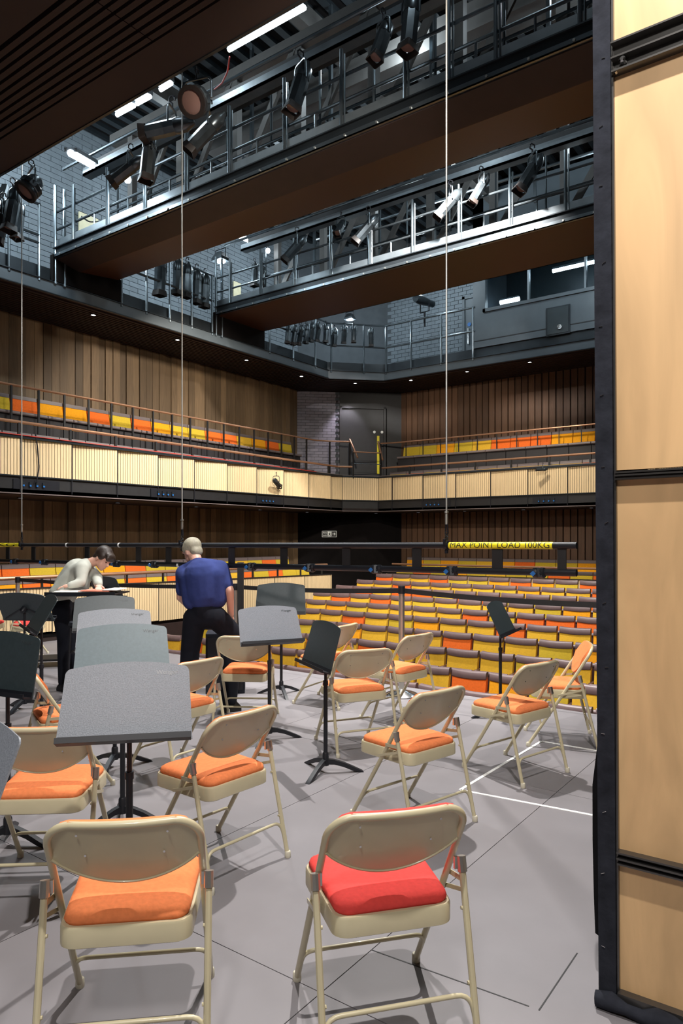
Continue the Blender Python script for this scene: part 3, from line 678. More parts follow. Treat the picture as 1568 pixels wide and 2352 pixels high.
# ---------------- music stands
def desk_outline(w0, w1, h, arch=.022, r=.028):
    pts = [(-w0/2, 0), (w0/2, 0)]
    top = []
    for i in range(7): a = R(0+90*i/6); top.append((w1/2-r+r*math.cos(a), h-arch-r+r*math.sin(a)))
    for i in range(1, 12): u = 1-2*i/12; top.append((u*(w1/2-r), h-arch+arch*(1-u*u)))
    for i in range(7): a = R(90+90*i/6); top.append((-w1/2+r+r*math.cos(a), h-arch-r+r*math.sin(a)))
    return pts+top
DM = {}
o_ = desk_outline(.52, .49, .325)
DM['desk'] = MB().prism(o_, .006).mesh('desk', 'desk_grey', 40)
DM['ledge'] = MB().box(-.255, .255, -.004, .006, 0, .062).box(-.255, .255, -.004, .018, .058, .064).box(-.255, .255, 0, .030, .006, .009).mesh('ledge', 'black_metal', 30)
DM['ribs'] = MB().bar((-.23, .02, -.004), (0, .16, -.004), .012, .008).bar((.23, .02, -.004), (0, .16, -.004), .012, .008).lathe([(.03, 0), (.03, -.03), (.018, -.05)], 12, Matrix.Translation((0, .14, 0))).mesh('desk_bracket', 'black_metal')
def base_arm(ang):
    prof = [(.0, .098), (.06, .088), (.13, .066), (.20, .034), (.25, .010), (.262, 0), (.238, 0), (.19, .010), (.12, .040), (.06, .056), (.0, .058)]
    m = Matrix.Rotation(ang, 4, 'Z') @ Matrix.Rotation(PI/2, 4, 'X') @ Matrix.Translation((0, 0, -.015))
    return MB().prism(prof, .03, m).mesh('leg', 'black_metal', 40)
DM['legs'] = [base_arm(R(90+120*i)) for i in range(3)]
DM['logo'] = textmesh('Wenger', .026, 'logo_pale', .0003); DM['logod'] = textmesh('Wenger', .026, 'logo_dark', .0003)
for q in ('dark', 'blue'): DM[q] = DM['desk'].copy(); DM[q].materials[0] = MT['desk_'+q]
def stand(label, X, D, deg, ztop, tilt=27, logo=None, baserot=0, sk='desk', off=-.06):
    # deg: direction the music is read towards, 0 = straight away from the viewer; tilt from upright
    t = thing('music_stand', label, 'music stand', W(X, D), YAW+R(deg), 'black music stands')
    H = .325*math.cos(R(tilt)); z0 = ztop-H
    m = Matrix.Translation((0, off, z0)) @ Matrix.Rotation(R(90-tilt), 4, 'X')
    d = link('desk', DM[sk], t); d.matrix_local = m
    l = link('ledge', DM['ledge'], t); l.matrix_local = m
    b = link('desk_bracket', DM['ribs'], t); b.matrix_local = m
    if logo: g_ = link('lettering', DM['logo' if logo == 1 else 'logod'], d); g_.location = (.155, .275, .0068)
    zj = z0+.05
    MB().tube([(0, .012, .10), (0, .012, .62)], .0145, 12).tube([(0, .012, .60), (0, .012, .63)], .018, 12).build('pole', 'black_metal', t)
    MB().tube([(0, .012, .6), (0, .012, zj+.06)], .0105, 10).build('inner_tube', 'black_metal', t)
    MB().lathe([(.024, .05), (.022, .13), (.017, .14)], 12, Matrix.Translation((0, .012, 0))).build('hub', 'black_metal', t)
    for i in range(3): link('leg', DM['legs'][i], t, (0, .012, 0), (0, 0, R(baserot)))
    return t
stand('largest and nearest grey music stand facing the nearest orange chair', -.882, 2.93, 11, 1.09, 26, 1, -11, off=-.15)
stand('pale blue-grey music stand directly behind the nearest one', -1.235, 3.98, 16, 1.11, 28, 2, 5, 'blue')
stand('lighter grey music stand third in the row behind the nearest one', -1.59, 4.95, 18, 1.10, 30, 2, 160)
stand('dark green-grey music stand fourth in the row, in front of the bending person', -2.03, 6.05, 17, 1.11, 24, 2, 40, 'dark')
stand('dark music stand at the left edge beside the large nearest one', -1.76, 3.70, -24, 1.115, 13, 2, 40, 'dark')
stand('grey music stand cut by the left edge, closest to the viewer', -1.107, 2.06, -40, 1.07, 24)
stand('speckled grey music stand tilted left in the middle of the stage', -.57, 5.62, 24, 1.06, 26, 2, 20)
stand('dark square-on music stand behind the speckled one, by the barrier', -.62, 7.25, -2, 1.15, 12, None, 200, 'dark')
stand('music stand seen edge-on in the middle of the stage with its ledge pointing left', -.12, 4.83, -66, 1.035, 16, None, -20, 'dark')
stand('music stand seen edge-on in front of the stalls with its ledge pointing right', 1.43, 6.30, 62, 1.04, 26, None, 30, 'dark')
stand('black music stand seen from behind, left of the bending person', -2.98, 6.65, 172, 1.10, 32, None, 0, 'dark')  # unlit back side put into the desk colour
stand('slim dark music stand seen edge-on in front of the black one', -2.33, 5.45, -58, 1.165, 30, None, 0, 'dark')
stand('black music stand seen from behind under the bending person', -3.0, 9.0, 150, 1.13, 25, None, 0, 'dark')
# flat conductor's stand with its papers
cs = thing('conductor_stand', 'wide black stand with a flat desk carrying papers under the bending person', 'music stand', W(-2.58, 7.20), YAW+R(-4))
MB().box(-.36, .36, -.20, .18, 1.045, 1.06).box(-.36, .36, -.215, -.20, 1.03, 1.07).build('desk', 'black_metal', cs, 30)
MB().tube([(0, 0, .05), (0, 0, 1.045)], .02, 10).build('pole', 'black_metal', cs)
for i in range(3): link('leg', DM['legs'][i], cs)
for i, (lb, x_, dx, mt, rz) in enumerate((('open white score sheets on the flat desk', -.2, .13, 'paper', .1), ('red and white printed sheets on the flat desk', .12, .16, 'paper_red', -.12), ('white page at the right end of the flat desk', .28, .07, 'paper', -.1))):
    pp = MB().box(-dx, dx, -.14, .14, 0, .006).box(-dx*.9, dx*.95, -.12, .13, .006, .011).build('score_sheets', mt, None, 0)
    pp.location = cs.matrix_basis @ Vector((x_, -.01, 1.062+.012*i)); pp.rotation_euler = (0, 0, YAW+rz); tag(pp, lb, 'papers', 'papers on the flat desk')
# black frame of a tall stool
ts = thing('tall_stool', 'black tubular tall stool frame beside the legs of the bending person', 'stool', W(-2.50, 6.95), YAW)
for sx, sy in ((-1, -1), (1, -1), (-1, 1), (1, 1)): MB().tube([(sx*.15, sy*.15, 0), (sx*.12, sy*.12, .74)], .013, 8).build('leg', 'black_metal', ts)
MB().lathe([(.17, .74), (.18, .76), (.17, .79), (.05, .795)], 18).build('seat', 'black_felt', ts)
MB().tube([(-.14, -.14, .25), (.14, -.14, .25), (.14, .14, .25), (-.14, .14, .25)], .009, 6, True).tube([(-.13, -.13, .5), (.13, -.13, .5), (.13, .13, .5), (-.13, .13, .5)], .009, 6, True).build('footrest', 'black_metal', ts)
# small wheeled board
dl = thing('equipment_dolly', 'low black dolly on castors near the distant red chair', 'dolly', PZ(92, 1528), YAW+.3)
MB().box(-.3, .3, -.2, .2, .075, .1).build('deck', 'black_paint', dl, 0)
for sx in (-1, 1):
    for sy in (-1, 1): MB().lathe([(.03, -.012), (.03, .012)], 12, Matrix.Translation((sx*.25, sy*.15, .03)) @ Matrix.Rotation(PI/2, 4, 'X')).box(sx*.25-.015, sx*.25+.015, sy*.15-.02, sy*.15+.02, .045, .076).build('castor', 'black_metal', dl)
# ---------------- loudspeaker, column, barrier posts
sp = thing('speaker_case', 'upright black loudspeaker case behind the square-on folding chair', 'speaker', W(-1.22, 7.45), YAW+.12)
MB().loft([[(x, y, z) for x, y in rrect(.40, .34, .015, 2)] for z in (.0, .62)]).build('cabinet', 'black_felt', sp)
gm = MB()
for i in range(5): gm.box(-.203, -.198, -.12, .02, .08+.1*i, .12+.1*i)
gm.build('side_slots', 'void_black', sp, 0); MB().box(-.18, .18, -.178, -.17, .04, .58).build('grille', 'black_metal', sp, 0)
bp_ = thing('black_column', 'square black post standing between the person in blue and the dark music stand', 'post', W(-1.165, 8.15), YAW)
MB().box(-.034, .034, -.034, .034, .01, 1.33).build('shaft', 'black_paint', bp_, 0); MB().box(-.06, .06, -.06, .06, 0, .012).build('foot_plate', 'black_metal', bp_, 0)
def barrier(label, p, h=1.05):
    t = thing('barrier_post', label, 'barrier', p, 0, 'chrome queue posts along the stage edge')
    MB().lathe([(.17, 0), (.175, .012), (.14, .03), (.05, .055), (.03, .07)], 24).build('base', 'chrome', t)
    MB().tube([(0, 0, .05), (0, 0, h-.07)], .031, 16).build('pole', 'zinc' if True else 'chrome', t)
    MB().tube([(0, 0, h-.08), (0, 0, h)], .036, 16).build('belt_head', 'black_metal', t); return p
q0 = barrier('chrome barrier post in front of the stalls, in the middle of the stage edge', PZ(922, 1597), 1.12)
q1 = barrier('chrome barrier post beside the right arm of the person in blue', W(-1.31, 8.7), 1.05)
q2 = barrier('chrome barrier post at the far left of the stage edge', W(-4.68, 10.2), 1.05)
def belt(label, a, b, za, zb, sag):
    m = MB(); a, b = Vector(a), Vector(b); e_ = (b-a).normalized()*.04; a, b = a+e_, b-e_; n = 16; rings = []
    for i in range(n+1):
        u = i/n; p = a.lerp(b, u); z = za+(zb-za)*u-sag*4*u*(1-u)
        d_ = (b-a).normalized(); s_ = Vector((-d_.y, d_.x, 0))*.002
        rings.append([(p.x-s_.x, p.y-s_.y, z-.025), (p.x-s_.x, p.y-s_.y, z+.025), (p.x+s_.x, p.y+s_.y, z+.025), (p.x+s_.x, p.y+s_.y, z-.025)])
    tag(m.loft(rings).build('barrier_belt', 'black_paint', None, 0), label, 'barrier')
belt('black barrier belt between the middle chrome post and the person in blue', q1, q0, 1.01, 1.07, .02)
belt('black barrier belt from the middle chrome post towards the plywood panel', q0, PY(1420, 1383, 6.35), 1.07, 1.02, .02)
belt('black barrier belt from the far left chrome post behind the bending person', q2, q1, 1.01, 1.01, .03)
# ---------------- lighting bar with its hoist cables
BY = 4.80
bx = lambda px: PY(px, 1254, BY).x
xl, xr = -9.3, PY(1324, 1254, BY).x
def bz(x): return 1.555+(x-xr)*.0045
lbr = thing('lighting_bar', 'long double black lighting bar slung across the stage at head height', 'lighting bar', (xr, BY, 1.555))
def L_(x, z): return (x-xr, 0, z-1.555)
MB().tube([L_(xl, bz(xl)), L_(xr, bz(xr))], .0245, 16).build('upper_tube', 'black_metal', lbr)
MB().tube([L_(xl, bz(xl)-.205), L_(xr, bz(xr)-.185)], .0245, 16).build('lower_tube', 'black_metal', lbr)
for px in (18, 77, 200, 318, 387, 532, 652, 795, 957, 1142, 1290):
    x = bx(px); h = .04 if px < 1200 else .03
    MB().box(x-h-xr, x+h-xr, -.006, .006, bz(x)-.185-1.555, bz(x)-.02-1.555).build('spacer_plate', 'black_paint', lbr, 0)
for px in (36, 103, 268, 355, 578, 713, 865, 1038, 1238):
    x = bx(px); zc = bz(x)-.190-(xr-x)*.0025
    m = Matrix.Translation(L_(x, zc)) @ Matrix.Rotation(PI/2, 4, 'Y')
    c_ = MB().lathe([(.026, -.045), (.036, -.04), (.038, -.01), (.033, 0), (.038, .01), (.038, .035), (.026, .045)], 14, m)
    c_.bar(L_(x-.03, zc+.02), (x-xr+.03, -.03, zc-1.555-.02), .035, .03).bar((x-xr, -.02, zc-1.555+.03), (x-xr+.02, -.045, zc-1.555-.03), .03, .02)
    s_ = c_.build('socket', 'black_metal', lbr)
    MB().obox(Matrix.Translation((x-.03-xr, -.043, zc-1.555-.004)) @ Euler((.2, .8, .3)).to_matrix().to_4x4(), .028, .014, .028).build('blue_cap', 'blue_plastic', s_, 0)
for px in (155, 275): x = bx(px); MB().tube([L_(x-.012, bz(x)), L_(x+.012, bz(x))], .0258, 16).build('tape_ring', 'white_tape', lbr)
x = bx(411); MB().tube([L_(x-.012, bz(x)-.2), L_(x+.012, bz(x)-.2)], .027, 16).build('tape_ring', 'white_tape', lbr)
def hcut(me):
    import bmesh
    bm2 = bmesh.new(); bm2.from_mesh(me)
    for i in range(-12, 13):
        bmesh.ops.bisect_plane(bm2, geom=bm2.verts[:]+bm2.edges[:]+bm2.faces[:], plane_co=(0, i*.004, 0), plane_no=(0, 1, 0))
    bm2.to_mesh(me); bm2.free()
def taped(pa, pb, body, size):
    xa, xb = bx(pa), bx(pb)
    t_ = MB().tube([L_(xa, bz(xa)), L_(xb, bz(xb))], .0256, 24).build('yellow_label', 'tape_yellow', lbr)
    me = textmesh(body, size, 'black_paint', .0002); hcut(me); vs_ = [v.co.copy() for v in me.vertices]
    wmin, wmax = min(v.x for v in vs_), max(v.x for v in vs_); k = (xb-xa)*.955/(wmax-wmin)
    xc = (xa+xb)/2
    for v, c in zip(me.vertices, vs_):
        a = R(6)+c.y/.0256; X = xc+(c.x-(wmin+wmax)/2)*k; r_ = .0260+c.z
        v.co = (X-xr, -r_*math.cos(a), bz(X)-1.555+r_*math.sin(a))
    link('lettering', me, t_)
taped(1032, 1270, 'MAX POINT LOAD 100KG', .066)
taped(-260, 46, 'MAX POINT LOAD 100KG', .066)
for i, (px, lb) in enumerate(((50, 'leftmost steel hoist cable hanging from above to the lighting bar'), (418, 'middle steel hoist cable hanging from above to the lighting bar'), (1025, 'steel hoist cable near the yellow load label, rightmost of three'))):
    x = bx(px); zb_ = bz(x); t = thing('hoist_cable', lb, 'cable', (x, BY, zb_), 0, 'steel cables carrying the lighting bar')
    MB().tube([(0, 0, .22), (0, 0, 8.0)], .0065 if i else .007, 8).build('wire_rope', 'rope_steel', t)
    MB().tube([(0, 0, .16), (0, 0, .24)], .012, 8).tube([(0, 0, .245), (0, 0, .262)], .017, 8).build('ferrule', 'zinc', t)
    MB().bar((-.008, 0, .10), (-.005, 0, .19), .007, .01).bar((.013, 0, .09), (.006, 0, .19), .007, .01).build('turnbuckle', 'black_metal', t)
    ch = MB()
    for j in range(4): ch.tube([(.011*math.cos(a)*(1 if j % 2 else .4), .011*math.cos(a)*(.4 if j % 2 else 1), .04+.018*j+.013*math.sin(a)) for a in [2*PI*q/8 for q in range(8)]], .004, 6, True)
    ch.build('chain', 'steel_dark', t)
    MB().tube([(-.014, 0, 0), (.014, 0, 0)], .033, 14).bar((0, -.03, -.0), (0, -.035, .05), .02, .01).bar((0, 0, -.03), (0, 0, -.06), .02, .02).build('shackle', 'black_metal', t)
# ---------------- plywood flat with black felt edge
fo = thing('plywood_flat', 'tall plywood stage flat with black felt edge strip and steel channels', 'stage flat', (-.712, 2.5, 0)); fo.rotation_euler = (0, R(-.35), 0)
MB().box(0, .058, -.012, .07, .03, 4.6).build('felt_edge', 'black_felt', fo, 0)
MB().box(.06, .066, -.004, .04, .05, 4.6).build('edge_angle', 'steel_rail', fo, 0)
for i, (za, zb_) in enumerate(((.06, .505), (.535, 1.80), (1.835, 3.19), (3.28, 4.6))):
    MB().box(.066, 2.4, .012, .03, za, zb_).build('plywood_sheet', 'plywood', fo, 0)
def channel(z, h, d_, n='channel'):
    MB().box(.064, 2.4, -.0, .012, z, z+h).box(.064, 2.4, -d_, .0, z+h-.006, z+h).box(.064, 2.4, -d_, 0, z+h*.42, z+h*.42+.006).box(.064, 2.4, -d_*.8, 0, z, z+.006).build(n, 'steel_rail', fo, 0)
channel(.495, .045, .022); channel(1.80, .028, .02); channel(3.185, .10, .03)
MB().box(.064, 2.4, -.02, .012, .035, .062).build('bottom_channel', 'steel_rail', fo, 0)
st = MB()
for i in range(17):
    z = .22+i*.235+rnd.uniform(-.03, .03); x_ = .028+rnd.uniform(-.012, .01); a = rnd.uniform(-.3, .6)
    st.bar((x_-.006, -.0135, z-.006*a), (x_+.006, -.0135, z+.006*a), .002, .0018)
tag(st.build('staples', 'chrome', fo, 0), kind='stuff')
MB().lathe([(.011, 0), (.011, .02), (.006, .024)], 10, Matrix.Translation((.10, -.006, 3.215)) @ Matrix.Rotation(PI/2, 4, 'X')).lathe([(.008, 0), (.008, .014)], 8, Matrix.Translation((.075, -.006, 3.19)) @ Matrix.Rotation(PI/2, 4, 'X')).build('bolts', 'chrome', fo)
fr = []
for i in range(46):
    x_ = -.005+i*.05; r_ = .026+.008*math.sin(i*1.7)+.004*math.sin(i*4.1)
    fr.append((x_, -.028+.006*math.sin(i*2.3), r_*.95))
MB().tube(fr, [.026+.009*math.sin(i*1.9)+.003*math.sin(i*5) for i in range(46)], 10).build('felt_roll', 'black_felt', fo, 70)
MB().loft([[(x, y, z) for x, y in ((.02, .08), (-.005-.035*math.sin(min(1, max(0, (1.5-z)/1.5))*PI*.8)-.02*(z < .9), .13), (.0, .24), (.1, .3), (.12, .1))] for z in (.16, .3, .5, .7, .9, 1.1, 1.4, 2.0, 4.5)]).build('back_drape', 'black_cloth', fo, 60)
# ---------------- stalls seats
def seat_meshes():
    w_ = .445; S = {}
    def arc(z, y, th, hw=w_/2, n=6):
        a = [((-1+2*i/n)*hw, y-.02*(1-(-1+2*i/n)**2), z-.0) for i in range(n+1)]
        return a+[(x, yy+th, z) for x, yy, z in reversed(a)]
    def dip(r, k): return [(x, y, z-k*(1-(x/(w_/2))**2)) for x, y, z in r]
    S['back'] = MB().loft([arc(.40, -.02, .05), arc(.60, .0, .055), arc(.79, .034, .05)]).mesh('back_pad', 'seat_yellow', 60)
    S['band'] = MB().loft([dip(arc(.765, .020, .066), .012), dip(arc(.778, .014, .078), .014), dip(arc(.84, .028, .068), .010), dip(arc(.852, .042, .045), .008)]).mesh('top_band', 'mauve_leather', 60)
    S['tip'] = MB().loft([[(x, y, z) for z, y in ((.30, -.13), (.55, -.18), (.60, -.165), (.60, -.12), (.56, -.08), (.32, -.05))] for x in (-w_/2+.01, w_/2-.01)]).mesh('tip_up_seat', 'brown_plastic', 50)
    S['roll'] = MB().tube([(-w_/2+.0, -.15, .60), (-w_/4, -.16, .604), (0, -.163, .604), (w_/4, -.16, .604), (w_/2-.0, -.15, .60)], .030, 8).mesh('seat_roll', 'mauve_leather', 60)
    S['arm'] = MB().loft([[(x, y, z) for x, y in rrect(.035, .34, .015, 2, .245, -.08)] for z in (.585, .615, .62)]).box(.238, .252, -.2, .06, .0, .59).mesh('armrest', 'brown_plastic', 50)
    S['shell'] = MB().box(-w_/2+.01, w_/2-.01, .045, .06, .30, .80).mesh('back_shell', 'brown_plastic', 0)
    return S
SM = seat_meshes(); BK = {}
for c in ('seat_yellow', 'seat_mustard', 'seat_amber', 'seat_orange'):
    me = SM['back'].copy(); me.materials[0] = MT[c]; BK[c] = me
CN = {'seat_yellow': 'yellow', 'seat_mustard': 'mustard', 'seat_amber': 'amber', 'seat_orange': 'orange'}
def pick(): return rnd.choices(('seat_yellow', 'seat_mustard', 'seat_amber', 'seat_orange'), (35, 27, 15, 23))[0]
seen_rows = {0: 'oyyommaoamom', 1: 'yyoyyyymayyo', 2: 'ooyoomoommmoyy', 3: 'yoyoymyyyymay', 4: 'yyamyyyyomoooy', 5: 'oyyyoymayyoyy', 6: 'yoomyayyyoyym'}
for k, (yy, zt) in enumerate(rows):
    rw = ('back', 'second from the back', 'third from the back', 'fourth from the back', 'fifth from the back', 'fifth from the front', 'fourth from the front', 'third from the front', 'second from the front', 'front')[k]
    for i in range(16):
        x = -9.15+.49*i
        cc = {'o': 'seat_orange', 'y': 'seat_yellow', 'm': 'seat_mustard', 'a': 'seat_amber'}[seen_rows[k][i]] if k in seen_rows and i < len(seen_rows[k]) else pick()
        t = thing('stalls_seat', '%s stalls seat, %s from the aisle, %s row' % (CN[cc], ORD[i], rw), 'seat', (x, yy, zt-.85), 0, 'tip-up seats in the stalls')
        link('back_pad', BK[cc], t); link('top_band', SM['band'], t); link('tip_up_seat', SM['tip'], t); link('seat_roll', SM['roll'], t); link('armrest', SM['arm'], t)
# gallery seats: coloured back with grey top strip and a grey cushion roll
def gseat_meshes(w_=.47):
    G = {}
    G['back'] = MB().loft([[(-w_/2, -.03, z), (w_/2, -.03, z), (w_/2, .03, z), (-w_/2, .03, z)] for z in (.0, .26)]).mesh('back_pad', 'seat_yellow', 0)
    G['back'] = MB().prism([(-.03, 0), (.03, 0), (.075, .27), (.02, .27)], w_, Matrix.Translation((-w_/2, 0, 0)) @ Matrix(((0, 0, 1, 0), (1, 0, 0, 0), (0, 1, 0, 0), (0, 0, 0, 1)))).mesh('back_pad', 'seat_yellow', 0)
    G['band'] = MB().loft([[(-w_/2, .012, .262), (w_/2, .012, .262), (w_/2, .09, .262), (-w_/2, .09, .262)], [(-w_/2, .02, .325), (w_/2, .02, .325), (w_/2, .09, .335), (-w_/2, .09, .335)]]).mesh('top_band', 'grey_leather', 0)
    G['roll'] = MB().tube([(-w_/2, -.30, -.03), (w_/2, -.30, -.03)], .032, 8).box(-w_/2, w_/2, -.30, .0, -.055, .0).mesh('cushion', 'grey_leather', 60)
    G['base'] = MB().box(-w_/2, w_/2, -.28, .05, -.62, -.055).mesh('base', 'dark_step', 0)
    return G
GM = gseat_meshes(); GB = {}
for c in BK: me = GM['back'].copy(); me.materials[0] = MT[c]; GB[c] = me
def gseat(x, y, z, rz, cc, label, group, base=True):
    t = thing('gallery_seat', CN[cc]+label, 'seat', (x, y, z), rz, group)
    link('back_pad', GB[cc], t); link('top_band', GM['band'], t); link('cushion', GM['roll'], t)
    if base: link('base', GM['base'], t)
colu = {'y': 'seat_mustard', 'o': 'seat_orange', 'a': 'seat_amber', 'm': 'seat_yellow'}
su = 'yaoyyoaaoymoaymoooymoay'
for i in range(20):
    gseat(-11.42, 4.1+.487*i, 3.70, PI/2, colu['yaoyyoaaoyoamyoomaoy'[i]], ' raised gallery seat along the left wall, %s from the front' % ORD[i], 'raised seats along the left gallery wall')
for i in range(14):
    gseat(-9.2+.487*i, 15.72, 3.70, 0, colu['yyaymoooaaooyay'[i]], ' raised gallery seat along the back wall, %s from the corner' % ORD[i], 'raised seats along the back gallery wall')
for i in range(18):
    gseat(-10.62, 5.0+.487*i, 2.955, PI/2, pick(), ' front gallery seat just behind the left slatted front, %s from the front' % ORD[i], 'front row seats of the left gallery', False)
for i in range(14):
    gseat(-9.35+.487*i, 15.28, 2.975, 0, pick(), ' front gallery seat just behind the back slatted front, %s from the corner' % ORD[i], 'front row seats of the back gallery', False)
for i in range(18):
    gseat(-10.72, 4.9+.487*i, .62, PI/2, colu['yyaoayyoyoyymoyoyy'[i]], ' seat right behind the lower slatted balustrade on the left, %s from the front' % ORD[i], 'first row behind the lower left balustrade')
    gseat(-11.36, 4.9+.487*i, .84, PI/2, colu['yaooyymaoyyooymyoy'[i]], ' seat against the boards on the lower left side, %s from the front' % ORD[i], 'second row behind the lower left balustrade')
for i in range(14):
    gseat(-9.1+.487*i, 15.2, .56, 0, colu['yoyaymyyoyoymo'[i]], ' seat behind the rear balustrade of the stalls, %s from the corner' % ORD[i], 'first row behind the rear balustrade')
    gseat(-9.1+.487*i, 15.72, .80, 0, colu['ayaymaoyyaoymo'[i]], ' seat against the back wall boards, %s from the corner' % ORD[i], 'second row behind the rear balustrade')
# ---------------- theatre lanterns
def lantern_meshes():
    L = {}
    fins = []
    L['body'] = MB().loft([[(r_*(1+.10*(j % 2))*math.cos(2*PI*j/16), r_*(1+.10*(j % 2))*math.sin(2*PI*j/16), z) for j in range(16)] for r_, z in ((.075, -.05), (.08, .0), (.08, .30), (.072, .31))]).mesh('barrel', 'lantern_body', 20)
    L['cap'] = MB().lathe([(.085, -.04), (.09, -.07), (.085, -.17), (.055, -.22), (.03, -.27), (.0, -.28)], 14).mesh('lamp_house', 'lantern_body', 40)
    L['hood'] = MB().loft([rr_ for rr_ in ([(x, y, .30) for x, y in rrect(.155, .155, .02, 2)], [(x, y, .38) for x, y in rrect(.175, .175, .015, 2)], [(x, y, .38) for x, y in rrect(.162, .162, .015, 2)], [(x, y, .31) for x, y in rrect(.15, .15, .02, 2)])], False).mesh('hood', 'lantern_dark', 30)
    L['lens'] = MB().lathe([(.001, .325), (.068, .320), (.07, .30)], 16).mesh('lens', 'lens_glass', 40)
    L['fbody'] = MB().lathe([(.0, -.16), (.10, -.15), (.13, -.10), (.145, .02), (.15, .10), (.155, .11)], 18).mesh('lamp_house', 'lantern_body', 35)
    L['fring'] = MB().lathe([(.155, .10), (.17, .11), (.17, .15), (.125, .152), (.125, .12)], 18).mesh('front_ring', 'lantern_dark', 35)
    L['flens'] = MB().lathe([(.001, .145), (.08, .14), (.126, .125)], 18).mesh('lens', 'lens_glass', 40)
    L['ribs'] = MB().loft([[(r_*math.cos(2*PI*j/24)*(1+.05*(j % 2)), r_*math.sin(2*PI*j/24)*(1+.05*(j % 2)), z) for j in range(24)] for r_, z in ((.148, -.03), (.158, -.02), (.158, .05), (.15, .06))]).mesh('cooling_ribs', 'lantern_body', 10)
    L['yoke'] = MB().tube(smoothpath([(-.115, 0, 0), (-.115, 0, .22), (.115, 0, .22), (.115, 0, 0)], .06), .011, 6).mesh('yoke', 'rail_steel', 60)
    L['fyoke'] = MB().tube(smoothpath([(-.19, 0, 0), (-.19, 0, .25), (.19, 0, .25), (.19, 0, 0)], .09), .013, 6).mesh('yoke', 'rail_steel', 60)
    L['clamp'] = MB().tube([(.0, -.0, .22), (0, 0, .27)], .014, 6).tube([(0, -.034, .30), (0, -.03, .34), (0, .01, .355), (0, .036, .33), (0, .036, .29), (0, .0, .27)], .010, 6).mesh('clamp', 'black_metal', 60)
    L['flex'] = MB().tube([(0, -.0, -.2), (.06, -.05, -.26), (.12, -.02, -.1), (.1, .03, .1), (.04, .03, .3)], .005, 5).mesh('flex', 'black_metal', 60)
    return L
LM = lantern_meshes()
def lantern(label, p, yaw, pitch, s=1.0, kind='p', group='theatre lanterns on the bridges'):
    """p: pivot; yaw: heading in room degrees; pitch: 0 straight down, 90 level."""
    t = thing('stage_lantern', label, 'stage light', p, R(yaw), group); t.scale = (s, s, s)
    rx = (R(pitch)-PI, 0, 0)      # local +z of the body swings from down (0) towards +y (90)
    if kind == 'p':
        b = link('barrel', LM['body'], t, None, rx)
        link('lamp_house', LM['cap'], b); link('hood', LM['hood'], b); link('lens', LM['lens'], b)
        link('yoke', LM['yoke'], t); link('flex', LM['flex'], t, None, rx)
    else:
        b = link('lamp_house', LM['fbody'], t, None, rx); link('front_ring', LM['fring'], b); link('lens', LM['flens'], b); link('cooling_ribs', LM['ribs'], b)
        link('yoke', LM['fyoke'], t)
    link('clamp', LM['clamp'], t, (0, 0, .03 if kind != 'p' else 0))
VY = 36
for lb, px, py, yy, yaw, pit, s, kd in (
    ('long grey profile lantern hanging over the rail in the middle of the nearer bridge', 690, 190, 6.2, 160, 18, 1.05, 'p'),
    ('silver profile lantern hanging just left of the brightest one at the top', 880, 85, 6.2, 165, 22, .85, 'p'),
    ('brightly lit lantern at the top centre with a round dark hood', 943, 40, 6.1, 170, 8, 1.0, 'p'),
    ('big fresnel lantern with a pinkish oval lens in the cluster near the middle cable', 452, 232, 4.75, 197, 55, .85, 'f'),
    ('black lantern pointing left in the cluster near the middle cable', 395, 292, 4.9, 115, 84, .92, 'p'),
    ('dark lantern hanging straight down under the cluster near the middle cable', 342, 350, 4.9, 160, 6, .85, 'p'),
    ('lantern slanting down left on the right of the cluster near the middle cable', 480, 296, 5.3, 130, 42, .9, 'p'),
    ('ridged lantern slanting down left below the cluster near the middle cable', 300, 385, 5.6, 120, 55, .85, 'p'),
    ('fresnel lantern with a pinkish lens near the left edge of the picture', 72, 428, 4.75, 165, 38, .85, 'f'),
    ('grey lantern hanging down beside the leftmost hoist cable', 30, 470, 4.75, 180, 10, .95, 'p'),
    ('lantern at the very left edge pointing down', 8, 500, 4.75, 140, 14, .9, 'p'),
    ('small lantern hanging down between the leftmost cable and the left edge', 44, 500, 5.0, 200, 8, .8, 'p'),
    ('leftmost lantern on the farther bridge, pointing down left', 682, 565, 9.7, 130, 40, .95, 'p'),
    ('round stubby lantern second along the farther bridge', 783, 520, 9.7, 190, 40, .7, 'p'),
    ('silver lantern third along the farther bridge, pointing down left', 846, 520, 9.7, 130, 40, .95, 'p'),
    ('lantern fourth along the farther bridge beside the rightmost cable', 1035, 462, 9.7, 130, 40, .9, 'p'),
    ('silver lantern fifth along the farther bridge just past the rightmost cable', 1105, 428, 9.7, 140, 30, .85, 'p'),
    ('silver lantern at the right end of the farther bridge', 1222, 390, 9.7, 140, 32, 1.05, 'p'),
    ('lantern stored behind the railing at the left end of the farther bridge', 585, 625, 10.7, 180, 4, .8, 'p'),
    ('second lantern stored behind the railing at the left end of the farther bridge', 603, 630, 10.9, 170, 8, .7, 'p')):
    lantern(lb, PY(px, py, yy), yaw, pit, s, kd)
for i, (px, py) in enumerate(((368, 622), (408, 628), (430, 636), (452, 650), (471, 660))):
    lantern(names[i].capitalize()+' lantern from the left hanging on the side gallery rail between the bridges', PX(px, py, -10.25), 90+8*(i % 2), 3, 1.05 if i else 1.2, 'p', 'lanterns hung on the side gallery rail')
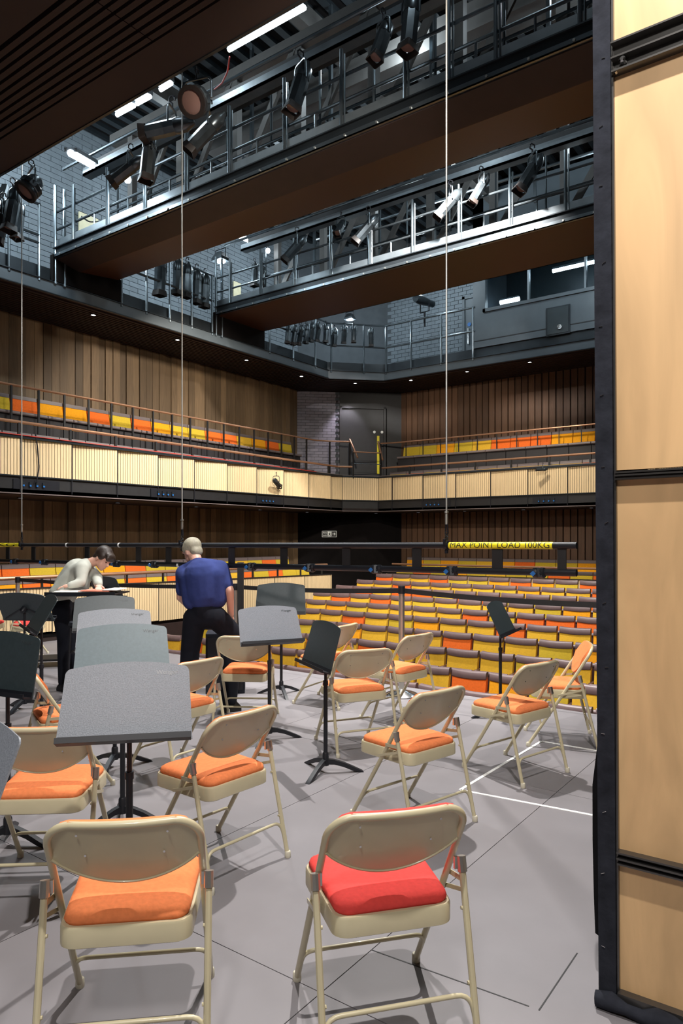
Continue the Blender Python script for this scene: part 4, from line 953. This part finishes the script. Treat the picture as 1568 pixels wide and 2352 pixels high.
for i, px in enumerate((662, 676, 690, 703, 716, 730, 748, 768, 790, 812, 852)):
    p = PX(px, 762+4*math.sin(i), -10.15) if px < 752 else P(px, 765+5*math.sin(i*2), 16.9)
    lantern(ORD[i].capitalize()+' lantern from the left hanging on the corner rail of the technical gallery', p, 120-9*i, 5+4*(i % 3), .70, 'p', 'lanterns hung on the corner gallery rail')
lantern('profile lantern with shutters clamped to the slatted gallery front', PX(634, 1108, -10.03), 20, 70, .62, 'p')
lantern('small black lantern on the slatted gallery front under the back handrail', PY(1246, 1078, 14.7), 120, 88, .4, 'p')
fs = thing('followspot', 'large followspot on a stand at the corner railing below the farther bridge', 'stage light', PY(975, 692, 14.6), R(80))
MB().lathe([(.0, -.35), (.09, -.33), (.11, -.2), (.10, .0), (.08, .15), (.08, .3), (.05, .34)], 14, Matrix.Rotation(PI/2, 4, 'Y')).build('barrel', 'lantern_body', fs)
MB().tube([(0, -.13, 0), (0, -.13, -.25), (0, .13, -.25), (0, .13, 0)], .016, 6).build('yoke', 'black_metal', fs); MB().tube([(0, 0, -.25), (0, 0, -.6)], .022, 8).build('stem', 'black_metal', fs)
# socket boxes on the black band of the gallery
for (px, py, side, lb) in ((85, 1112, 'x', 'row of blue capped sockets on the black band at the left'), (385, 1131, 'x', 'row of small sockets on the black band near the middle cable'), (618, 1151, 'x', 'socket row under the lantern on the slatted front'),
                       (1000, 1160, 'y', 'row of blue capped sockets on the back black band'), (1262, 1150, 'y', 'row of grey sockets at the right end of the back black band')):
    p = PX(px, py, FX+.0) if side == 'x' else PY(px, py, FY)
    t = thing('socket_box', lb, 'sockets', (p.x, p.y, 2.43), PI/2 if side == 'x' else 0, 'socket boxes along the gallery front')
    MB().box(-.38, .38, -.004, .02, -.075, .075).build('plate', 'black_metal', t, 0)
    for i in range(4):
        MB().box(-.25+.11*i, -.215+.11*i, -.03, -.004, -.02, .04).build('socket', 'steel_dark', t, 0); MB().box(-.247+.11*i, -.218+.11*i, -.034, -.03, -.03, -.004).build('socket_cap', 'blue_plastic', t, 0)
def cable(name, pts, r_, ma, label):
    tag(MB().tube(smoothpath(pts, .05), r_, 6).build(name, ma), label, 'cable')
cable('hanging_cable', [PX(78, 997, FX-.02)+Vector((.04, 0, 0)), PX(84, 1030, FX)+Vector((.03, 0, 0)), PX(87, 1075, FX)+Vector((.03, 0, 0)), PX(80, 1108, FX)+Vector((.05, 0, 0))], .010, 'black_metal', 'black cable hanging down the slatted gallery front at the left')
cable('red_cable', [(FX+.03, 2, 3.175), (FX+.03, 6, 3.17), (FX+.03, 10, 3.18), (FX+.03, 13, 3.172)], .008, 'cable_red', 'thin red cable lying along the ledge of the left gallery front')
cable('safety_chain', [PX(186, 497, -10.15), PX(205, 510, -10.15), PX(235, 508, -10.15), PX(248, 497, -10.1)], .012, 'rope_steel', 'pale rope chain slung across the left end of the nearer bridge')
cable('orange_flex', [PY(527, 130, 4.7), PY(522, 165, 4.8), PY(510, 190, 5.1), PY(492, 205, 5.4)], .008, 'cable_red', 'red flex looping down from the pipe near the top')
nb_ = thing('notice_board', 'small cream panel on the brick wall behind the left end of the nearer bridge', 'panel', PX(203, 522, -12.0))
MB().box(0, .03, -.22, .2, -.22, .22).build('board', 'cream', nb_, 0)
nb_ = thing('notice_board', 'small cream panel behind the left end of the farther bridge', 'panel', PX(543, 668, -12.0))
MB().box(0, .03, -.12, .12, -.22, .2).build('board', 'cream', nb_, 0)

# ================================================================ PEOPLE
import bmesh
def WZ(px, D, z): return W((px-784)/FP*D, D, z)
def skin_mesh(J, edges, root, lvl=2):
    names_ = list(J); me = bpy.data.meshes.new('sk'); me.from_pydata([J[n][0] for n in names_], [(names_.index(a), names_.index(b)) for a, b in edges], [])
    o = bpy.data.objects.new('sk', me); C.objects.link(o); md = o.modifiers.new('skin', 'SKIN'); md.use_smooth_shade = True
    if not me.skin_vertices:
        me.attributes  # layer is made by the modifier
    for i, n in enumerate(names_):
        r_ = J[n][1]; v = me.skin_vertices[0].data[i]; v.radius = (r_, r_) if not isinstance(r_, tuple) else r_; v.use_root = (n == root)
    s_ = o.modifiers.new('sub', 'SUBSURF'); s_.levels = lvl; s_.render_levels = lvl
    bpy.context.view_layer.update()
    out = bpy.data.meshes.new_from_object(o.evaluated_get(bpy.context.evaluated_depsgraph_get())); bpy.data.objects.remove(o); return out
def fuse(meshes, name, ma, voxel, it=3):
    bm2 = bmesh.new()
    for m_ in meshes: bm2.from_mesh(m_)
    me = bpy.data.meshes.new(name); bm2.to_mesh(me); bm2.free()
    o = bpy.data.objects.new('tmp', me); C.objects.link(o); md = o.modifiers.new('r', 'REMESH'); md.mode = 'VOXEL'; md.voxel_size = voxel; md.use_smooth_shade = True
    sm = o.modifiers.new('s', 'SMOOTH'); sm.iterations = it; sm.factor = .5
    bpy.context.view_layer.update()
    out = bpy.data.meshes.new_from_object(o.evaluated_get(bpy.context.evaluated_depsgraph_get())); bpy.data.objects.remove(o)
    out.name = name; out.materials.clear(); out.materials.append(MT[ma]); out.polygons.foreach_set('use_smooth', [True]*len(out.polygons)); return out
def frame_m(c, fwd, up):
    f = Vector(fwd).normalized(); u = Vector(up); u = (u-f*u.dot(f)).normalized(); r_ = f.cross(u)
    m = Matrix((r_, f, u)).transposed().to_4x4(); m.translation = c; return m      # x right, y face, z crown
def ell(m, c, r_, n=20, k=14):
    return MB().loft([[m @ Vector((c[0]+r_[0]*math.sin(PI*i/k)*math.cos(2*PI*j/n), c[1]+r_[1]*math.sin(PI*i/k)*math.sin(2*PI*j/n), c[2]-r_[2]*math.cos(PI*i/k))) for j in range(n)] for i in range(1, k)])
def head_parts(m):
    L = [ell(m, (0, -.005, .03), (.076, .096, .095)), ell(m, (0, .035, -.035), (.058, .058, .075)), ell(m, (0, .062, -.085), (.03, .028, .026)),
         ell(m, (0, .098, -.018), (.013, .022, .020)), ell(m, (0, .088, .008), (.010, .014, .028)), ell(m, (0, .088, -.056), (.026, .012, .007)), ell(m, (0, .086, -.068), (.022, .011, .007)),
         ell(m, (-.078, -.005, -.012), (.010, .018, .032)), ell(m, (.078, -.005, -.012), (.010, .018, .032)), ell(m, (-.033, .082, .022), (.022, .012, .007)), ell(m, (.033, .082, .022), (.022, .012, .007))]
    return [l.mesh('h', 'skin') for l in L]
def hand_nodes(wr, d, n, curl=.5, s=1):
    d = Vector(d).normalized(); n = Vector(n); n = (n-d*n.dot(d)).normalized(); t = d.cross(n)*s; wr = Vector(wr)
    out = []
    pj = {'w': (wr, .024), 'p1': (wr+d*.035, (.034, .018)), 'p2': (wr+d*.075, (.038, .015))}
    out.append(skin_mesh(pj, [('w', 'p1'), ('p1', 'p2')], 'w'))
    for i, (o, ln) in enumerate(((-.030, .062), (-.010, .078), (.010, .072), (.030, .056))):
        a = wr+d*.070+t*o; b = a+(d+n*curl*.4).normalized()*ln*.5; c = b+(d+n*curl*1.3).normalized()*ln*.5
        out.append(skin_mesh({'a': (a, .0095), 'b': (b, .0088), 'c': (c, .0075)}, [('a', 'b'), ('b', 'c')], 'a', 1))
    a = wr+d*.025-t*.022; b = a+(d*.6-t*.7+n*.3).normalized()*.04; c = b+(d-t*.2+n*.5).normalized()*.03
    out.append(skin_mesh({'a': (a, .013), 'b': (b, .011), 'c': (c, .009)}, [('a', 'b'), ('b', 'c')], 'a', 1)); return out
def capsule(a, ra, b, rb, n=16):
    a, b = Vector(a), Vector(b); d = b-a; L = max(d.length, 1e-4); m = Matrix.Translation(a) @ d.to_track_quat('Z', 'Y').to_matrix().to_4x4()
    prof = [(ra*math.cos(R(t)), ra*math.sin(R(t))) for t in (-85, -60, -35, -10)]+[(ra+(rb-ra)*t/4, L*t/4) for t in range(1, 4)]+[(rb*math.cos(R(t)), L+rb*math.sin(R(t))) for t in (10, 35, 60, 85)]
    return MB().lathe(prof, n, m).mesh('c', 'skin')
def chains(J, runs):      # overlapping limb pieces that the voxel union then fuses into one surface
    out = []
    for r_ in runs:
        for p, q in zip(r_[:-1], r_[1:]): out.append(capsule(J[p][0], J[p][1], J[q][0], J[q][1]))
    return out
def person(label, J, edges, headm, hands, hair, top, toped, topmat, bot, boted, shoes, base, shoe_ma):
    root = thing('person', label, 'person', base)
    inv = Matrix.Translation(-Vector(base))
    def put(me, name, par=root): me.transform(inv if par is root else inv); o = link(name, me, par); return o
    parts = chains(J, edges)+head_parts(headm)
    for h in hands: parts += hand_nodes(*h)
    put(fuse(parts, 'body', 'skin', .0075), 'body')
    put(fuse(chains(top, toped), 'top', topmat, .011, 9), 'pullover')
    put(fuse(chains(bot, boted), 'trousers', 'black_denim', .011, 8), 'trousers')
    put(fuse([l.mesh('h', 'skin') for l in hair[0]], 'hair', hair[1], .008), 'hair')
    for a, b in shoes:
        a, b = Vector(a), Vector(b); f = (b-a); f.z = 0; L_n = f.length; m = frame_m((a+b)/2, f, (0, 0, 1))
        me = MB().loft([[m @ Vector((x*k, y*L_n*.5*kk, z)) for x, y in rrect(.095, 2.0, .045, 5)] for z, k, kk in ((0, .95, 1.05), (.02, 1, 1.06), (.05, .9, .98), (.085, .68, .6), (.11, .6, .45))]).mesh('shoe', shoe_ma, 50)
        put(me, 'shoe')
    # eyes
    for sx in (-1, 1):
        put(ell(headm, (sx*.031, .084, .004), (.010, .006, .005), 10, 6).mesh('eye', 'hair_dark', 60), 'eye')
    return root
# --- person bending over the flat desk, seen from the side, facing right
Dw = 7.55
def A(px, py, D): return P(px, py, D)
J = {'pel': (A(143, 1374, Dw), .105), 'spi': (A(156, 1346, Dw), .10), 'che': (A(178, 1313, Dw), .115), 'nek': (A(203, 1294, Dw), .05), 'hed': (A(222, 1288, Dw), .055),
     'hr': (A(141, 1390, Dw-.09), .085), 'kr': (A(147, 1466, Dw-.1), .055), 'ar': (WZ(146, Dw-.1, .09), .038), 'fr': (WZ(158, Dw-.14, .035), .03),
     'hl': (A(150, 1390, Dw+.09), .085), 'kl': (A(163, 1466, Dw+.06), .055), 'al': (WZ(166, Dw+.08, .09), .038), 'fl': (WZ(178, Dw+.05, .035), .03),
     'sr': (A(187, 1307, Dw-.15), .055), 'er': (A(186, 1338, Dw-.26), .036), 'wr': (A(161, 1344, Dw-.34), .024),
     'sl': (A(199, 1304, Dw+.15), .055), 'el': (A(222, 1326, Dw+.02), .036), 'wl': (A(226, 1343, Dw-.26), .024)}
ED = [('pel', 'spi', 'che'), ('che', 'nek', 'hed'), ('pel', 'hr', 'kr', 'ar', 'fr'), ('pel', 'hl', 'kl', 'al', 'fl'), ('sl', 'che', 'sr'), ('sr', 'er', 'wr'), ('sl', 'el', 'wl')]
right = W(1, 0)-W(0, 0); ahead = W(0, 1)-W(0, 0); up = Vector((0, 0, 1))
hm = frame_m(A(236, 1283, Dw), right*.72-up*.60-ahead*.35, up*.8+right*.55)
def cl(keys, add): return {k: (J[k][0], J[k][1]+add.get(k, .02)) for k in keys}
top = cl(('pel', 'spi', 'che', 'nek', 'sr', 'er', 'wr', 'sl', 'el', 'wl'), {'pel': .045, 'spi': .045, 'che': .03, 'nek': .022, 'sr': .025, 'er': .014, 'wr': .012, 'sl': .025, 'el': .026, 'wl': .02})
top['nek'] = (A(198, 1297, Dw), .072)
top['pel'] = (A(146, 1366, Dw), .135)
top.update(tl=(A(150, 1362, Dw+.09), .115), tr=(A(138, 1364, Dw-.09), .115), cl=(A(186, 1316, Dw+.08), .10), cr=(A(176, 1316, Dw-.08), .105), be=(A(190, 1345, Dw), .075))
bot = {'pel2': (J['spi'][0]*.35+J['pel'][0]*.65, J['pel'][1]+.015)}; bot.update(cl(('pel', 'hr', 'kr', 'ar', 'hl', 'kl', 'al'), {'pel': .02, 'ar': .018, 'al': .018, 'kr': .017, 'kl': .017, 'hr': .02, 'hl': .02}))
hr_ = [ell(hm, (0, -.022, .048), (.089, .098, .092)), ell(hm, (0, .055, .075), (.072, .055, .040)), ell(hm, (-.03, .085, .052), (.045, .022, .032)), ell(hm, (.03, .085, .052), (.045, .022, .032)), ell(hm, (-.070, .005, .03), (.022, .05, .045)), ell(hm, (.070, .005, .03), (.022, .05, .045)), ell(hm, (0, -.06, -.02), (.065, .05, .06))]
base = WZ(150, Dw, 0)
person('person in a pale grey sweater and black jeans bending over sheet music, short dark hair', J, ED, hm,
       [(J['wr'][0], -right*.9-ahead*.2-up*.15, -up, .5, 1), (J['wl'][0], right*.3-ahead*.8-up*.3, -up, .5, -1)], (hr_, 'hair_dark'),
       top, [('pel', 'spi', 'che', 'nek'), ('tl', 'cl', 'sl'), ('tr', 'cr', 'sr'), ('nek', 'sl'), ('nek', 'sr'), ('tl', 'tr'), ('cl', 'be', 'cr'), ('sr', 'er', 'wr'), ('sl', 'el', 'wl')], 'sweater',
       bot, [('hr', 'hl'), ('pel', 'pel2'), ('hr', 'kr', 'ar'), ('hl', 'kl', 'al')],
       [(WZ(138, Dw-.08, 0), WZ(160, Dw-.16, 0)), (WZ(158, Dw+.1, 0), WZ(182, Dw+.04, 0))], base, 'shoe_black')
# --- person in blue stepping away between the stands
Dm = 6.62
J = {'pel': (A(470, 1408, Dm), .11), 'spi': (A(468, 1366, Dm), .12), 'che': (A(464, 1325, Dm+.0), .14), 'nek': (A(452, 1292, Dm+.05), .055), 'hed': (A(446, 1276, Dm+.09), .06),
     'hr': (A(495, 1418, Dm-.02), .09), 'kr': (A(540, 1462, Dm+.12), .066), 'ar': (WZ(524, Dm-.05, .09), .045), 'fr': (WZ(544, Dm-.02, .035), .03),
     'hl': (A(447, 1420, Dm), .09), 'kl': (A(437, 1492, Dm+.05), .062), 'al': (WZ(428, Dm-.02, .09), .045), 'fl': (WZ(424, Dm+.10, .035), .03),
     'sr': (A(505, 1308, Dm+.05), .06), 'er': (A(527, 1356, Dm-.02), .042), 'wr': (A(530, 1412, Dm+.12), .030),
     'sl': (A(424, 1318, Dm+.10), .06), 'el': (A(415, 1372, Dm+.12), .042), 'wl': (A(448, 1404, Dm+.32), .030)}
hm = frame_m(A(441, 1266, Dm+.12), -right*.75+ahead*.55-up*.45, up)
top = cl(('pel', 'spi', 'che', 'nek', 'sr', 'er', 'sl', 'el'), {'pel': .03, 'spi': .045, 'che': .035, 'nek': .02, 'sr': .03, 'er': .032, 'sl': .03, 'el': .032})
top['pel'] = (A(470, 1384, Dm), .12); top.update(tl=(A(444, 1378, Dm), .105), tr=(A(496, 1374, Dm), .105), cl=(A(436, 1330, Dm+.0), .10), cr=(A(496, 1322, Dm-.02), .10))
top['er'] = (A(521, 1344, Dm), .062); top['el'] = (A(418, 1356, Dm+.1), .062); top['nek'] = (A(455, 1299, Dm+.03), .08)
bot = {'pel2': (J['spi'][0]*.35+J['pel'][0]*.65, J['pel'][1]+.015)}; bot.update(cl(('pel', 'hr', 'kr', 'ar', 'hl', 'kl', 'al'), {'pel': .02, 'ar': .035, 'al': .035, 'kr': .03, 'kl': .03, 'hr': .02, 'hl': .02}))
hr_ = [ell(hm, (0, -.022, .045), (.087, .095, .085)), ell(hm, (0, -.055, -.02), (.07, .05, .06)), ell(hm, (-.072, .0, .03), (.018, .05, .04)), ell(hm, (.072, .0, .03), (.018, .05, .04))]
person('person in a blue shirt and black trousers leaning forward, short grey hair', J, ED, hm,
       [(J['wr'][0], -up*.9+ahead*.3, ahead, .7, 1), (J['wl'][0], right*.6+ahead*.4-up*.5, -up, .7, -1)], (hr_, 'hair_grey'),
       top, [('pel', 'spi', 'che', 'nek'), ('tl', 'cl', 'sl'), ('tr', 'cr', 'sr'), ('nek', 'sl'), ('nek', 'sr'), ('tl', 'tr'), ('cl', 'cr'), ('sr', 'er'), ('sl', 'el')], 'blue_cloth',
       bot, [('hr', 'hl'), ('pel', 'pel2'), ('hr', 'kr', 'ar'), ('hl', 'kl', 'al')],
       [(WZ(512, Dm-.1, 0), WZ(550, Dm-.02, 0)), (WZ(430, Dm-.12, 0), WZ(424, Dm+.14, 0))], WZ(470, Dm, 0), 'shoe_black')
